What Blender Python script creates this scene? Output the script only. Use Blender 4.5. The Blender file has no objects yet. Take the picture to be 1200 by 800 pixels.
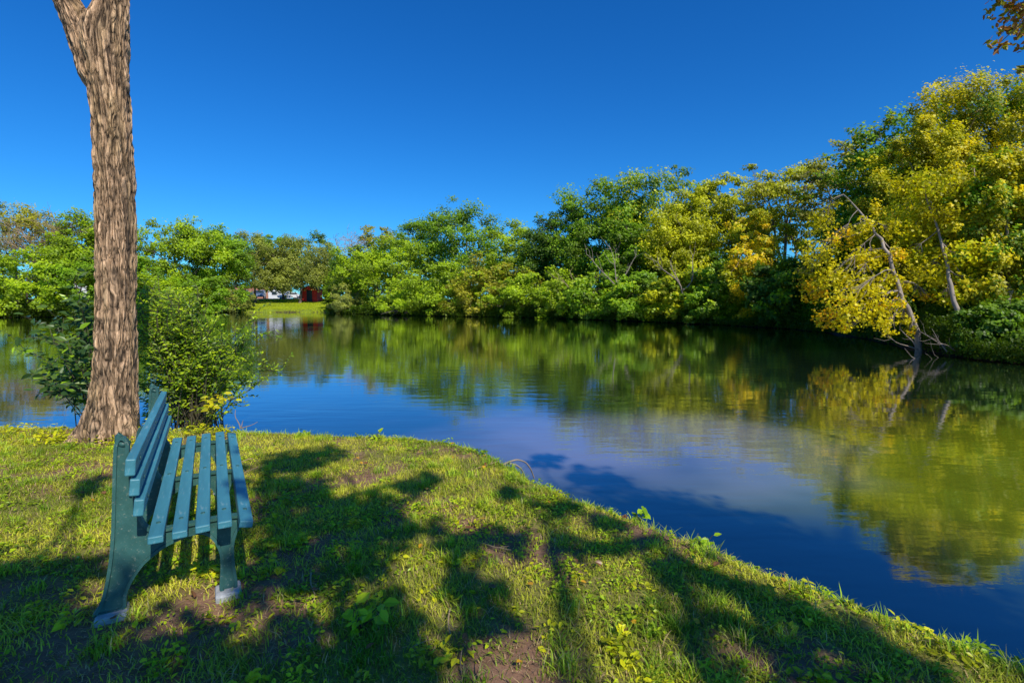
import bpy, math, random
import numpy as np
from mathutils import Vector
PI = math.pi
rng = np.random.default_rng(11)
random.seed(11)
scene = bpy.context.scene
COL = scene.collection

# ------------------------------------------------------------------ camera
EYE = 1.55
TH = math.atan(50/600)
cam = bpy.data.cameras.new('camera'); camo = bpy.data.objects.new('camera', cam); COL.objects.link(camo)
cam.lens = 18; cam.sensor_width = 36; cam.clip_start = 0.05; cam.clip_end = 6000
camo.location = (0, 0, EYE); camo.rotation_euler = (PI/2 - TH, 0, 0)
scene.camera = camo
def ray(u, v):
    a = (u-600)/600; b = (400-v)/600
    return np.array([a, math.cos(TH)+b*math.sin(TH), -math.sin(TH)+b*math.cos(TH)])
def at(u, v, Y):                      # point seen in the photo at (u, v) at forward distance Y
    r = ray(u, v); return np.array([0, 0, EYE]) + r*(Y/r[1])
def onz(u, v, z=0.0):
    r = ray(u, v); return np.array([0, 0, EYE]) + r*((z-EYE)/r[2])

SUN = np.array([0.46, -0.70, 0.82]); SUN /= np.linalg.norm(SUN)
sun_el = math.asin(SUN[2]); sun_az = math.atan2(SUN[0], SUN[1])

# ------------------------------------------------------------------ noise
def _h(ix, iy, iz, seed):
    n = (ix.astype(np.int64)*374761393 + iy.astype(np.int64)*668265263 + iz.astype(np.int64)*2147483647 + seed*974634777) & 0xffffffff
    n = ((n ^ (n >> 13))*1274126177) & 0xffffffff
    n = ((n ^ (n >> 16))*2246822519) & 0xffffffff
    return ((n ^ (n >> 15)) & 0xffffff)/float(0xffffff)
def vnoise(x, y, z=None, seed=0):
    x = np.asarray(x, float); y = np.asarray(y, float)
    z = np.zeros_like(x) if z is None else np.asarray(z, float)
    x0, y0, z0 = np.floor(x), np.floor(y), np.floor(z)
    fx, fy, fz = x-x0, y-y0, z-z0
    fx = fx*fx*(3-2*fx); fy = fy*fy*(3-2*fy); fz = fz*fz*(3-2*fz)
    r = 0
    for i in (0, 1):
        for j in (0, 1):
            for k in (0, 1):
                w = (fx if i else 1-fx)*(fy if j else 1-fy)*(fz if k else 1-fz)
                r = r + w*_h(x0+i, y0+j, z0+k, seed)
    return r
def fbm(x, y, z=None, o=4, seed=0):
    s = 0; a = 0.5; t = 0
    for i in range(o):
        f = 2.03**i
        s = s + a*vnoise(x*f, y*f, None if z is None else z*f, seed+i*7); t += a; a *= .5
    return s/t
def sstep(a, b, x):
    t = np.clip((x-a)/(b-a), 0, 1); return t*t*(3-2*t)

# ------------------------------------------------------------------ pond outline and terrain height
WZ = -0.40
lip = [(0,506),(100,505),(200,508),(300,511),(400,514),(480,517),(530,522),(565,536),(600,560),(650,584),(700,600),(770,626),(870,670),(960,703),(1050,738),(1130,768),(1200,797)]
near = []
for i, (u, v) in enumerate(lip):
    p = onz(u, v, -0.03)[:2]
    near.append(p)
near = np.array(near)
tn = np.gradient(near, axis=0); nn = np.stack([-tn[:,1], tn[:,0]], 1); nn /= np.linalg.norm(nn, axis=1)[:,None]
near_w = near + nn*0.50
poly = [(-60,22),(-40,14),(-24,9),(-14,7.3)] + [tuple(p) for p in near_w] + [(3.4,1.2),(4.6,-0.6),(7,-5),(11,-20),(34,-20),(33,-4),(24,7),(18.5,12.2)]
far_px = [(1200,427),(1140,421),(1080,412),(1020,398),(950,387),(850,381),(760,377),(680,374),(600,371.5),(520,370.5),(450,369),(410,367.5),(375,366),(300,366),(240,367),(170,369.5),(110,371),(0,372)]
for u, v in far_px:
    p = onz(u, v, WZ); poly.append((p[0], p[1]))
poly += [(-62,50),(-68,36)]
P = np.array(poly)
for _ in range(2):
    Q = np.roll(P, -1, 0); P = np.stack([.75*P+.25*Q, .25*P+.75*Q], 1).reshape(-1, 2)
def shore(x, y):                      # signed distance to the waterline, positive on land
    x = np.asarray(x, float); y = np.asarray(y, float)
    shp = x.shape; x = x.ravel(); y = y.ravel()
    out = np.empty_like(x)
    A = P; B = np.roll(P, -1, 0)
    for s in range(0, len(x), 40000):
        px = x[s:s+40000, None]; py = y[s:s+40000, None]
        dx = B[:,0]-A[:,0]; dy = B[:,1]-A[:,1]
        t = np.clip(((px-A[:,0])*dx+(py-A[:,1])*dy)/(dx*dx+dy*dy), 0, 1)
        d = np.sqrt((px-A[:,0]-t*dx)**2+(py-A[:,1]-t*dy)**2).min(1)
        c = ((A[:,1] > py) != (B[:,1] > py)) & (px < dx*(py-A[:,1])/(dy+1e-12)+A[:,0])
        ins = c.sum(1) % 2 == 1
        out[s:s+40000] = np.where(ins, -d, d)
    return out.reshape(shp)
def ground(x, y, s=None):
    x = np.asarray(x, float); y = np.asarray(y, float)
    if s is None: s = shore(x, y)
    wn = 1-sstep(9, 14, y + 0.25*np.maximum(0, x-4))*1.0
    wn = np.where((x > 6) & (y > 4), 0, wn)
    e = s + wn*0.10*(fbm(x*2.2, y*2.2, seed=3)-.5) + (1-wn)*1.0*(fbm(x*.5, y*.5, seed=5)-.5)
    zn = WZ + 0.40*sstep(-.05, .55, e) + 0.04*(fbm(x*1.1, y*1.1, seed=9)-.5)*sstep(0, .6, s) + .012*(fbm(x*9, y*9, seed=8)-.5)
    zn = zn + .045*np.exp(-((x+1.89)**2+(y-2.30)**2)/.09)
    zf = WZ + 0.45*sstep(0, 1.2, e) + 1.35*sstep(1, 22, e) + .25*(fbm(x*.2, y*.2, seed=12)-.5)*sstep(1, 6, e)
    z = wn*zn + (1-wn)*zf
    zi = WZ - 0.02 - np.minimum(1.3, 0.45*np.abs(e))
    return np.where(e < 0, zi, z)
def gz(x, y): return float(ground(np.array([x]), np.array([y]))[0])

# ------------------------------------------------------------------ object helpers
def tag(o, label=None, cat=None, group=None, kind=None):
    if label: o['label'] = label
    if cat: o['category'] = cat
    if group: o['group'] = group
    if kind: o['kind'] = kind
    return o
def empty(name, loc, rz=0, **k):
    o = bpy.data.objects.new(name, None); COL.objects.link(o); o.location = [float(c) for c in loc]; o.rotation_euler = (0, 0, rz)
    o.empty_display_size = .1
    return tag(o, **k)
def link(name, me, mat, parent=None):
    o = bpy.data.objects.new(name, me); COL.objects.link(o)
    if mat: me.materials.append(mat)
    if parent: o.parent = parent
    return o
def npmesh(name, V, F, col=None, smooth=False):
    """V (n,3); F list of (m,k) int arrays (k = 3 or 4)"""
    me = bpy.data.meshes.new(name)
    if not isinstance(F, (list, tuple)): F = [F]
    F = [f for f in F if len(f)]
    li = np.concatenate([f.ravel() for f in F]).astype(np.int32)
    tot = np.concatenate([np.full(len(f), f.shape[1]) for f in F]).astype(np.int32)
    st = np.concatenate([[0], np.cumsum(tot)[:-1]]).astype(np.int32)
    me.vertices.add(len(V)); me.vertices.foreach_set('co', np.ascontiguousarray(V, np.float32).ravel())
    me.loops.add(len(li)); me.loops.foreach_set('vertex_index', li)
    me.polygons.add(len(tot)); me.polygons.foreach_set('loop_start', st)
    try: me.polygons.foreach_set('loop_total', tot)
    except Exception: pass
    me.polygons.foreach_set('use_smooth', np.full(len(tot), smooth))
    if col is not None:
        a = me.attributes.new('Col', 'FLOAT_COLOR', 'POINT')
        c = np.ones((len(V), 4), np.float32); c[:, :3] = col
        a.data.foreach_set('color', c.ravel())
    me.update(calc_edges=True)
    return me
def tube(pts, rad, n=6, cap=True):
    pts = np.asarray(pts, float); rad = np.asarray(rad, float); m = len(pts)
    t = np.gradient(pts, axis=0); t /= np.linalg.norm(t, axis=1)[:, None]+1e-9
    ref = np.array([0.31, .17, .93]) if abs(t[:, 2]).mean() < .8 else np.array([1, .1, 0.05])
    a = np.cross(t, ref); a /= np.linalg.norm(a, axis=1)[:, None]+1e-9
    b = np.cross(t, a)
    th = np.arange(n)*2*PI/n
    V = pts[:, None]+rad[:, None, None]*(np.cos(th)[None, :, None]*a[:, None]+np.sin(th)[None, :, None]*b[:, None])
    V = V.reshape(-1, 3)
    i = np.arange(m-1)[:, None]*n; j = np.arange(n)[None]; k = (j+1) % n
    F = np.stack([i+j, i+k, i+n+k, i+n+j], -1).reshape(-1, 4)
    return V, F
class MB:
    def __init__(s): s.V = []; s.F = {3: [], 4: []}; s.n = 0
    def add(s, V, F):
        s.V.append(np.asarray(V, float)); F = np.asarray(F)
        s.F[F.shape[1]].append(F+s.n); s.n += len(V)
    def tube(s, pts, rad, n=6): s.add(*tube(pts, rad, n))
    def box(s, c, size, rot=None, off=None):
        h = np.array(size)/2
        v = np.array([[x, y, z] for x in (-1, 1) for y in (-1, 1) for z in (-1, 1)])*h
        if rot is not None: v = v @ np.array(rot).T
        s.add(v+np.array(c), np.array([[0,1,3,2],[4,6,7,5],[0,4,5,1],[2,3,7,6],[0,2,6,4],[1,5,7,3]]))
    def prism(s, poly2, y0, y1, ax):       # poly2 extruded between y0 and y1; ax = (origin, ex, ez, ey)
        o, ex, ez, ey = [np.array(q, float) for q in ax]
        n = len(poly2); p = np.array(poly2, float)
        base = o+p[:, :1]*ex+p[:, 1:]*ez
        V = np.concatenate([base+y0*ey, base+y1*ey])
        j = np.arange(n); k = (j+1) % n
        s.add(V, np.stack([j, k, k+n, j+n], 1))
        # fan caps through strip triangulation (ear-free: use bmesh later)
        s.caps = getattr(s, 'caps', []); s.caps.append((s.n-2*n, n))
    def mesh(s, name, smooth=False, col=None):
        V = np.concatenate(s.V)
        F = [np.concatenate(s.F[k]) for k in (3, 4) if s.F[k]]
        me = npmesh(name, V, F, col, smooth)
        if hasattr(s, 'caps'):
            import bmesh
            bm = bmesh.new(); bm.from_mesh(me); bm.verts.ensure_lookup_table()
            for st, n in s.caps:
                for q in (0, n):
                    try: bm.faces.new([bm.verts[st+q+i] for i in range(n)])
                    except Exception: pass
            bmesh.ops.recalc_face_normals(bm, faces=bm.faces)
            bm.to_mesh(me); bm.free()
        return me
def bevel(o, w, seg=2):
    m = o.modifiers.new('bevel', 'BEVEL'); m.width = w; m.segments = seg; m.limit_method = 'ANGLE'; m.angle_limit = math.radians(35)
    return o

# ------------------------------------------------------------------ materials
def newmat(name):
    m = bpy.data.materials.new(name); m.use_nodes = True; nt = m.node_tree; nt.nodes.clear()
    return m, nt
def N(nt, t, **k):
    n = nt.nodes.new(t)
    for a, b in k.items():
        if a.startswith('i_'):
            n.inputs[a[2:].replace('_', ' ')].default_value = b
        else: setattr(n, a, b)
    return n
def ramp(nt, stops, inp=None):
    r = N(nt, 'ShaderNodeValToRGB'); e = r.color_ramp.elements
    while len(e) > 1: e.remove(e[-1])
    e[0].position = stops[0][0]; e[0].color = (*stops[0][1], 1)
    for p, c in stops[1:]:
        q = e.new(p); q.color = (*c, 1)
    if inp is not None: nt.links.new(inp, r.inputs[0])
    return r
def leaf_mat(name, trans=.42, rough=.45, spec=.25, gain=1.0):
    m, nt = newmat(name); L = nt.links.new
    at_ = N(nt, 'ShaderNodeAttribute', attribute_name='Col')
    p = N(nt, 'ShaderNodeBsdfPrincipled'); p.inputs['Roughness'].default_value = rough; p.inputs['Specular IOR Level'].default_value = spec
    L(at_.outputs['Color'], p.inputs['Base Color'])
    tr = N(nt, 'ShaderNodeBsdfTranslucent')
    mx = N(nt, 'ShaderNodeMix', data_type='RGBA', blend_type='MULTIPLY'); mx.inputs[0].default_value = 1
    L(at_.outputs['Color'], mx.inputs[6]); mx.inputs[7].default_value = (1.5, 1.5, .7, 1)
    L(mx.outputs[2], tr.inputs['Color'])
    s = N(nt, 'ShaderNodeMixShader'); s.inputs[0].default_value = trans
    L(p.outputs[0], s.inputs[1]); L(tr.outputs[0], s.inputs[2])
    o = N(nt, 'ShaderNodeOutputMaterial'); L(s.outputs[0], o.inputs[0])
    return m
def simple_mat(name, color, rough=.6, nscale=8, var=.25, bump=.2, metal=0, col2=None, spec=.5, stretch=(1,1,1)):
    m, nt = newmat(name); L = nt.links.new
    tc = N(nt, 'ShaderNodeTexCoord'); mp = N(nt, 'ShaderNodeMapping'); mp.inputs['Scale'].default_value = stretch
    L(tc.outputs['Object'], mp.inputs[0])
    n = N(nt, 'ShaderNodeTexNoise'); n.inputs['Scale'].default_value = nscale; n.inputs['Detail'].default_value = 6; n.inputs['Roughness'].default_value = .65
    L(mp.outputs[0], n.inputs['Vector'])
    c = np.array(color); c2 = c*(1+var) if col2 is None else np.array(col2)
    r = ramp(nt, [(.3, tuple(c*(1-var))), (.7, tuple(c2))], n.outputs[0])
    p = N(nt, 'ShaderNodeBsdfPrincipled'); p.inputs['Roughness'].default_value = rough; p.inputs['Metallic'].default_value = metal; p.inputs['Specular IOR Level'].default_value = spec
    L(r.outputs[0], p.inputs['Base Color'])
    if bump:
        b = N(nt, 'ShaderNodeBump'); b.inputs['Strength'].default_value = bump; b.inputs['Distance'].default_value = .01
        L(n.outputs[0], b.inputs['Height']); L(b.outputs[0], p.inputs['Normal'])
    o = N(nt, 'ShaderNodeOutputMaterial'); L(p.outputs[0], o.inputs[0])
    return m
M = {}
M['leaf'] = leaf_mat('foliage')
M['leaf_near'] = leaf_mat('foliage_near', .30, .38, .35)
M['grass'] = leaf_mat('grass_blades', .30, .5, .2)
M['wood_far'] = simple_mat('far_bark', (.13, .10, .075), .9, 3, .4, .3)
M['wood_pale'] = simple_mat('pale_sycamore_bark', (.30, .24, .185), .8, 2.2, .45, .3, stretch=(1, 1, .5))
M['twig'] = simple_mat('grey_twigs', (.33, .23, .13), .9, 3, .3, .0)
M['deadwood'] = simple_mat('bleached_deadwood', (.27, .215, .17), .85, 5, .3, .2)
M['bark_near'] = None
M['stem'] = simple_mat('green_stem', (.07, .06, .03), .7, 20, .3, .1)
M['concrete'] = simple_mat('concrete', (.34, .35, .36), .9, 25, .3, .5)
M['redwall'] = simple_mat('red_paint', (.68, .03, .015), .7, 3, .25, .1)
M['darkred'] = simple_mat('dark_red_roof', (.16, .02, .02), .8, 3, .25, .1)
M['white'] = simple_mat('white_paint', (.72, .73, .75), .6, 2, .08, .05)
M['roofgrey'] = simple_mat('grey_roof', (.12, .12, .13), .8, 4, .25, .1)
M['glass'] = simple_mat('dark_glass', (.03, .045, .06), .12, 2, .1, 0)
M['carblue'] = simple_mat('slate_blue_car_paint', (.10, .15, .24), .25, 2, .05, 0)
M['carwhite'] = simple_mat('white_car_paint', (.70, .72, .75), .25, 2, .05, 0)
M['cardark'] = simple_mat('dark_car_paint', (.025, .04, .07), .25, 2, .05, 0)
M['rubber'] = simple_mat('rubber', (.02, .02, .02), .9, 5, .2, 0)
M['chrome'] = simple_mat('rim_metal', (.4, .4, .42), .35, 5, .1, 0, metal=.8)
M['lamp'] = simple_mat('headlight_lens', (.75, .75, .7), .2, 5, .1, 0)
M['asphalt'] = simple_mat('asphalt', (.11, .11, .11), .9, 2, .2, .2)
M['kerb'] = simple_mat('kerb_concrete', (.55, .53, .50), .9, 2, .2, .2)
# brick
m, nt = newmat('orange_brick'); L = nt.links.new
tc = N(nt, 'ShaderNodeTexCoord'); mp = N(nt, 'ShaderNodeMapping'); mp.inputs['Rotation'].default_value = (PI/2, 0, 0); L(tc.outputs['Object'], mp.inputs[0])
b = N(nt, 'ShaderNodeTexBrick'); b.inputs['Color1'].default_value = (.46, .17, .09, 1); b.inputs['Color2'].default_value = (.36, .12, .06, 1); b.inputs['Mortar'].default_value = (.4, .33, .28, 1); b.inputs['Scale'].default_value = 2.2
L(mp.outputs[0], b.inputs['Vector'])
p = N(nt, 'ShaderNodeBsdfPrincipled'); p.inputs['Roughness'].default_value = .9; L(b.outputs[0], p.inputs['Base Color'])
o = N(nt, 'ShaderNodeOutputMaterial'); L(p.outputs[0], o.inputs[0]); M['brick'] = m

# bench paint: weathered blue-green, pale scuffs, grime in the low parts
def paint(name, base, scuff, grain, rough):
    m, nt = newmat(name); L = nt.links.new
    tc = N(nt, 'ShaderNodeTexCoord')
    mp = N(nt, 'ShaderNodeMapping'); mp.inputs['Scale'].default_value = grain; L(tc.outputs['Object'], mp.inputs[0])
    n1 = N(nt, 'ShaderNodeTexNoise'); n1.inputs['Scale'].default_value = 7; n1.inputs['Detail'].default_value = 8; n1.inputs['Roughness'].default_value = .7; L(mp.outputs[0], n1.inputs['Vector'])
    n2 = N(nt, 'ShaderNodeTexNoise'); n2.inputs['Scale'].default_value = 55; n2.inputs['Detail'].default_value = 5; n2.inputs['Roughness'].default_value = .75; L(mp.outputs[0], n2.inputs['Vector'])
    c = np.array(base)
    r1 = ramp(nt, [(.3, tuple(c*.62)), (.55, tuple(c)), (.75, tuple(c*1.35+.01))], n1.outputs[0])
    r2 = ramp(nt, [(.575, (0, 0, 0)), (.70, (1, 1, 1))], n2.outputs[0])
    mu = N(nt, 'ShaderNodeMath', operation='MULTIPLY'); mu.inputs[1].default_value = .55; L(r2.outputs[0], mu.inputs[0])
    mx = N(nt, 'ShaderNodeMix', data_type='RGBA'); L(mu.outputs[0], mx.inputs[0]); L(r1.outputs[0], mx.inputs[6]); mx.inputs[7].default_value = (*scuff, 1)
    p = N(nt, 'ShaderNodeBsdfPrincipled'); p.inputs['Specular IOR Level'].default_value = .5
    rr = ramp(nt, [(.3, (rough-.1,)*3), (.7, (rough+.18,)*3)], n1.outputs[0]); L(rr.outputs[0], p.inputs['Roughness'])
    L(mx.outputs[2], p.inputs['Base Color'])
    bp = N(nt, 'ShaderNodeBump'); bp.inputs['Strength'].default_value = .35; bp.inputs['Distance'].default_value = .003; L(n2.outputs[0], bp.inputs['Height']); L(bp.outputs[0], p.inputs['Normal'])
    o = N(nt, 'ShaderNodeOutputMaterial'); L(p.outputs[0], o.inputs[0]); return m
M['slat'] = paint('blue_slat_paint', (.055, .225, .285), (.28, .38, .38), (1, .12, 1), .40)
M['casting'] = paint('green_casting_paint', (.030, .110, .100), (.36, .36, .28), (1, 1, 1), .5)

# bark of the near tree: colour from ridge depth stored in the mesh + fine noise
m, nt = newmat('furrowed_bark'); L = nt.links.new
a = N(nt, 'ShaderNodeAttribute', attribute_name='Col')
tc = N(nt, 'ShaderNodeTexCoord'); mp = N(nt, 'ShaderNodeMapping'); mp.inputs['Scale'].default_value = (1, 1, .35); L(tc.outputs['Object'], mp.inputs[0])
n1 = N(nt, 'ShaderNodeTexNoise'); n1.inputs['Scale'].default_value = 60; n1.inputs['Detail'].default_value = 8; n1.inputs['Roughness'].default_value = .7; L(mp.outputs[0], n1.inputs['Vector'])
r = ramp(nt, [(.3, (.55, .53, .52)), (.7, (1.35, 1.33, 1.28))], n1.outputs[0])
mx = N(nt, 'ShaderNodeMix', data_type='RGBA', blend_type='MULTIPLY'); mx.inputs[0].default_value = 1; L(a.outputs['Color'], mx.inputs[6]); L(r.outputs[0], mx.inputs[7])
mpv = N(nt, 'ShaderNodeMapping'); mpv.inputs['Scale'].default_value = (1, 1, .20); L(tc.outputs['Object'], mpv.inputs[0])
nd = N(nt, 'ShaderNodeTexNoise'); nd.inputs['Scale'].default_value = 7; nd.inputs['Detail'].default_value = 4; L(mpv.outputs[0], nd.inputs['Vector'])
va = N(nt, 'ShaderNodeVectorMath', operation='MULTIPLY_ADD'); va.inputs[1].default_value = (.16, .16, .16); L(nd.outputs['Color'], va.inputs[0]); L(mpv.outputs[0], va.inputs[2])
vo = N(nt, 'ShaderNodeTexVoronoi', feature='DISTANCE_TO_EDGE'); vo.inputs['Scale'].default_value = 19; L(va.outputs[0], vo.inputs['Vector'])
rv = ramp(nt, [(.0, (.16, .14, .12)), (.07, (.62, .60, .58)), (.20, (1, 1, 1))], vo.outputs[0])
mv = N(nt, 'ShaderNodeMix', data_type='RGBA', blend_type='MULTIPLY'); mv.inputs[0].default_value = .60; L(mx.outputs[2], mv.inputs[6]); L(rv.outputs[0], mv.inputs[7])
sm = N(nt, 'ShaderNodeMath', operation='MULTIPLY_ADD'); sm.inputs[1].default_value = 1.5; L(rv.outputs[0], sm.inputs[0]); L(n1.outputs[0], sm.inputs[2])
p = N(nt, 'ShaderNodeBsdfPrincipled'); p.inputs['Roughness'].default_value = .9; p.inputs['Specular IOR Level'].default_value = .2; L(mv.outputs[2], p.inputs['Base Color'])
bp = N(nt, 'ShaderNodeBump'); bp.inputs['Strength'].default_value = .9; bp.inputs['Distance'].default_value = .012; L(sm.outputs[0], bp.inputs['Height']); L(bp.outputs[0], p.inputs['Normal'])
o = N(nt, 'ShaderNodeOutputMaterial'); L(p.outputs[0], o.inputs[0]); M['bark_near'] = m

# soil and far grass
m, nt = newmat('soil_and_turf'); L = nt.links.new
a = N(nt, 'ShaderNodeAttribute', attribute_name='Col')
tc = N(nt, 'ShaderNodeTexCoord')
n1 = N(nt, 'ShaderNodeTexNoise'); n1.inputs['Scale'].default_value = 14; n1.inputs['Detail'].default_value = 10; n1.inputs['Roughness'].default_value = .75; L(tc.outputs['Object'], n1.inputs['Vector'])
r = ramp(nt, [(.3, (.55, .55, .55)), (.7, (1.4, 1.4, 1.4))], n1.outputs[0])
mx = N(nt, 'ShaderNodeMix', data_type='RGBA', blend_type='MULTIPLY'); mx.inputs[0].default_value = 1; L(a.outputs['Color'], mx.inputs[6]); L(r.outputs[0], mx.inputs[7])
p = N(nt, 'ShaderNodeBsdfPrincipled'); p.inputs['Roughness'].default_value = .95; p.inputs['Specular IOR Level'].default_value = .1; L(mx.outputs[2], p.inputs['Base Color'])
bp = N(nt, 'ShaderNodeBump'); bp.inputs['Strength'].default_value = .8; bp.inputs['Distance'].default_value = .02; L(n1.outputs[0], bp.inputs['Height']); L(bp.outputs[0], p.inputs['Normal'])
o = N(nt, 'ShaderNodeOutputMaterial'); L(p.outputs[0], o.inputs[0]); M['soil'] = m

# water: murky sunlit body under a rippled mirror
m, nt = newmat('pond_water'); L = nt.links.new
tc = N(nt, 'ShaderNodeTexCoord')
nb = N(nt, 'ShaderNodeTexNoise'); nb.inputs['Scale'].default_value = .42; nb.inputs['Detail'].default_value = 3; L(tc.outputs['Object'], nb.inputs['Vector'])
def zone(cx, cy, rx, ry, gain):          # ragged soft patch: sediment, or olive algae with tree reflection painted in
    mp = N(nt, 'ShaderNodeMapping'); mp.inputs['Location'].default_value = (-cx/rx, -cy/ry, 0); mp.inputs['Scale'].default_value = (1/rx, 1/ry, 0); L(tc.outputs['Object'], mp.inputs[0])
    ln = N(nt, 'ShaderNodeVectorMath', operation='LENGTH'); L(mp.outputs[0], ln.inputs[0])
    ad_ = N(nt, 'ShaderNodeMath', operation='MULTIPLY_ADD'); ad_.inputs[1].default_value = -1.6; L(nb.outputs[0], ad_.inputs[0]); L(ln.outputs['Value'], ad_.inputs[2])
    r_ = N(nt, 'ShaderNodeMapRange'); r_.interpolation_type = 'SMOOTHSTEP'; r_.inputs['From Min'].default_value = .35; r_.inputs['From Max'].default_value = -.55; r_.inputs['To Max'].default_value = gain; L(ad_.outputs[0], r_.inputs['Value']); return r_
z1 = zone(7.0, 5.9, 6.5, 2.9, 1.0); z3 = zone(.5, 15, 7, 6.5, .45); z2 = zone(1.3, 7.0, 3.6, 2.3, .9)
m1 = N(nt, 'ShaderNodeMix', data_type='RGBA'); L(z1.outputs[0], m1.inputs[0]); m1.inputs[6].default_value = (.012, .026, .012, 1); m1.inputs[7].default_value = (.17, .21, .010, 1)  # olive algae band, reflection of the sunlit trees painted into its colour
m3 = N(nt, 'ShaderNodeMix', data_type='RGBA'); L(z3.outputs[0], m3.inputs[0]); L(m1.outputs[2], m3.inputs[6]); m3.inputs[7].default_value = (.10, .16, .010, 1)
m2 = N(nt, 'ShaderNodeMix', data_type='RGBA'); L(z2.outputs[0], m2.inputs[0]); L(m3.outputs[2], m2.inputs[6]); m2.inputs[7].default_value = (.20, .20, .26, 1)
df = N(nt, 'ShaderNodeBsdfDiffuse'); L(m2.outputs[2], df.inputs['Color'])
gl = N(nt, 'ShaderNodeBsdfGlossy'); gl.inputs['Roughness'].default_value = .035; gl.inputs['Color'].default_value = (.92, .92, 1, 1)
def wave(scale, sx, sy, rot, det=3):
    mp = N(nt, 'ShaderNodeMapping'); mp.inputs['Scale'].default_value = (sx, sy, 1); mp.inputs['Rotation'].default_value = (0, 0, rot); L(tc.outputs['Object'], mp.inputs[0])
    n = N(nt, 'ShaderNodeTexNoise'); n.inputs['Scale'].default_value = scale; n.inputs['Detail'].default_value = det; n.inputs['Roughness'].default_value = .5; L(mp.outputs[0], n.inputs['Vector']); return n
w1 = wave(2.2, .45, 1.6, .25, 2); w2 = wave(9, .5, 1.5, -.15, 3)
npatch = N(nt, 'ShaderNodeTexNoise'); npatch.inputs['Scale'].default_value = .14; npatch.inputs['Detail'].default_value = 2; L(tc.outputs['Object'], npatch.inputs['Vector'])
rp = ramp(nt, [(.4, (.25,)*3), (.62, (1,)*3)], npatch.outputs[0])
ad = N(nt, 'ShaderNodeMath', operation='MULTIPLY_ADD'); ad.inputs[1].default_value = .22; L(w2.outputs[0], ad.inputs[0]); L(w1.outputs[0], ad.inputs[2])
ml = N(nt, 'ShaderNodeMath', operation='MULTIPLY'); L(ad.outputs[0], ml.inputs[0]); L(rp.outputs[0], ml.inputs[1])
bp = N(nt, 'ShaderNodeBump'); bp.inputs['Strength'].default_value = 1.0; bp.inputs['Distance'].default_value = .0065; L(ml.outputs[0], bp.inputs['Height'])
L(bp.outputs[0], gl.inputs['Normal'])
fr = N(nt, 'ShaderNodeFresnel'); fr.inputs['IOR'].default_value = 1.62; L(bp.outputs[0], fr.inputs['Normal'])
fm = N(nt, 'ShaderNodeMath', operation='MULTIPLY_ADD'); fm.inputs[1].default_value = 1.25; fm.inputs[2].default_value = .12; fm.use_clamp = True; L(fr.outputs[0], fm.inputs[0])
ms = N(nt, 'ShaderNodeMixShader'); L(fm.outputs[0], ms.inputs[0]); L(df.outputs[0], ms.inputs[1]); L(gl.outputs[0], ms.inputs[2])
o = N(nt, 'ShaderNodeOutputMaterial'); L(ms.outputs[0], o.inputs[0]); M['water'] = m

# ------------------------------------------------------------------ ground sheet and water
def axis(parts):
    out = []
    for a, b, st in parts: out.append(np.arange(a, b, st))
    return np.concatenate(out)
gx = axis([(-2500, -300, 200), (-300, -100, 12), (-100, -10, 1.0), (-10, 5, .06), (5, 45, .6), (45, 120, 3), (120, 300, 20), (300, 2600, 200)])
gy = axis([(-2500, -100, 200), (-100, -3, 5), (-3, 0.5, .3), (.5, 8, .06), (8, 100, .8), (100, 180, 5), (180, 300, 20), (300, 2600, 200)])
X, Y = np.meshgrid(gx, gy); S = shore(X, Y); Z = ground(X, Y, S)
nx, ny = len(gx), len(gy)
i = np.arange(ny-1)[:, None]*nx; j = np.arange(nx-1)[None]
F = np.stack([i+j, i+j+1, i+nx+j+1, i+nx+j], -1).reshape(-1, 4)
nearw = (Y < 12) & (X < 8)
bare = sstep(.50, .66, fbm(X*1.6, Y*1.6, seed=21))
soil = np.array([.30, .17, .11]); soil2 = np.array([.17, .10, .06]); turf = np.array([.17, .21, .03])
fn = fbm(X*7, Y*7, seed=30)[..., None]
cn = soil2*(1-fn)+soil*fn
cn = cn*(.35+.65*bare[..., None])+turf*(1-bare[..., None])*.65
litter = np.array([.05, .045, .022]); lawn = np.array([.20, .26, .03])
isl = ((X > -43) & (X < -22) & (Y > 60)) | ((Y > 92) & (X < -10))
cf = np.where(isl[..., None], lawn, litter)
cg = np.where(nearw[..., None], cn, cf)
mud = np.array([.06, .04, .03]); cg = np.where((S < .3)[..., None], mud, cg)
V = np.stack([X, Y, Z], -1).reshape(-1, 3)
g = link('ground', npmesh('ground', V, F, cg.reshape(-1, 3), True), M['soil']); tag(g, kind='structure')
g['label'] = 'grassy bank and wooded shore around the pond'
w = link('water', npmesh('water', np.array([[-120, -60, WZ], [60, -60, WZ], [60, 100, WZ], [-120, 100, WZ]]), np.array([[0, 1, 2, 3]])), M['water']); tag(w, kind='structure')
w['label'] = 'still pond water reflecting the trees and blue sky'

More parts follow.
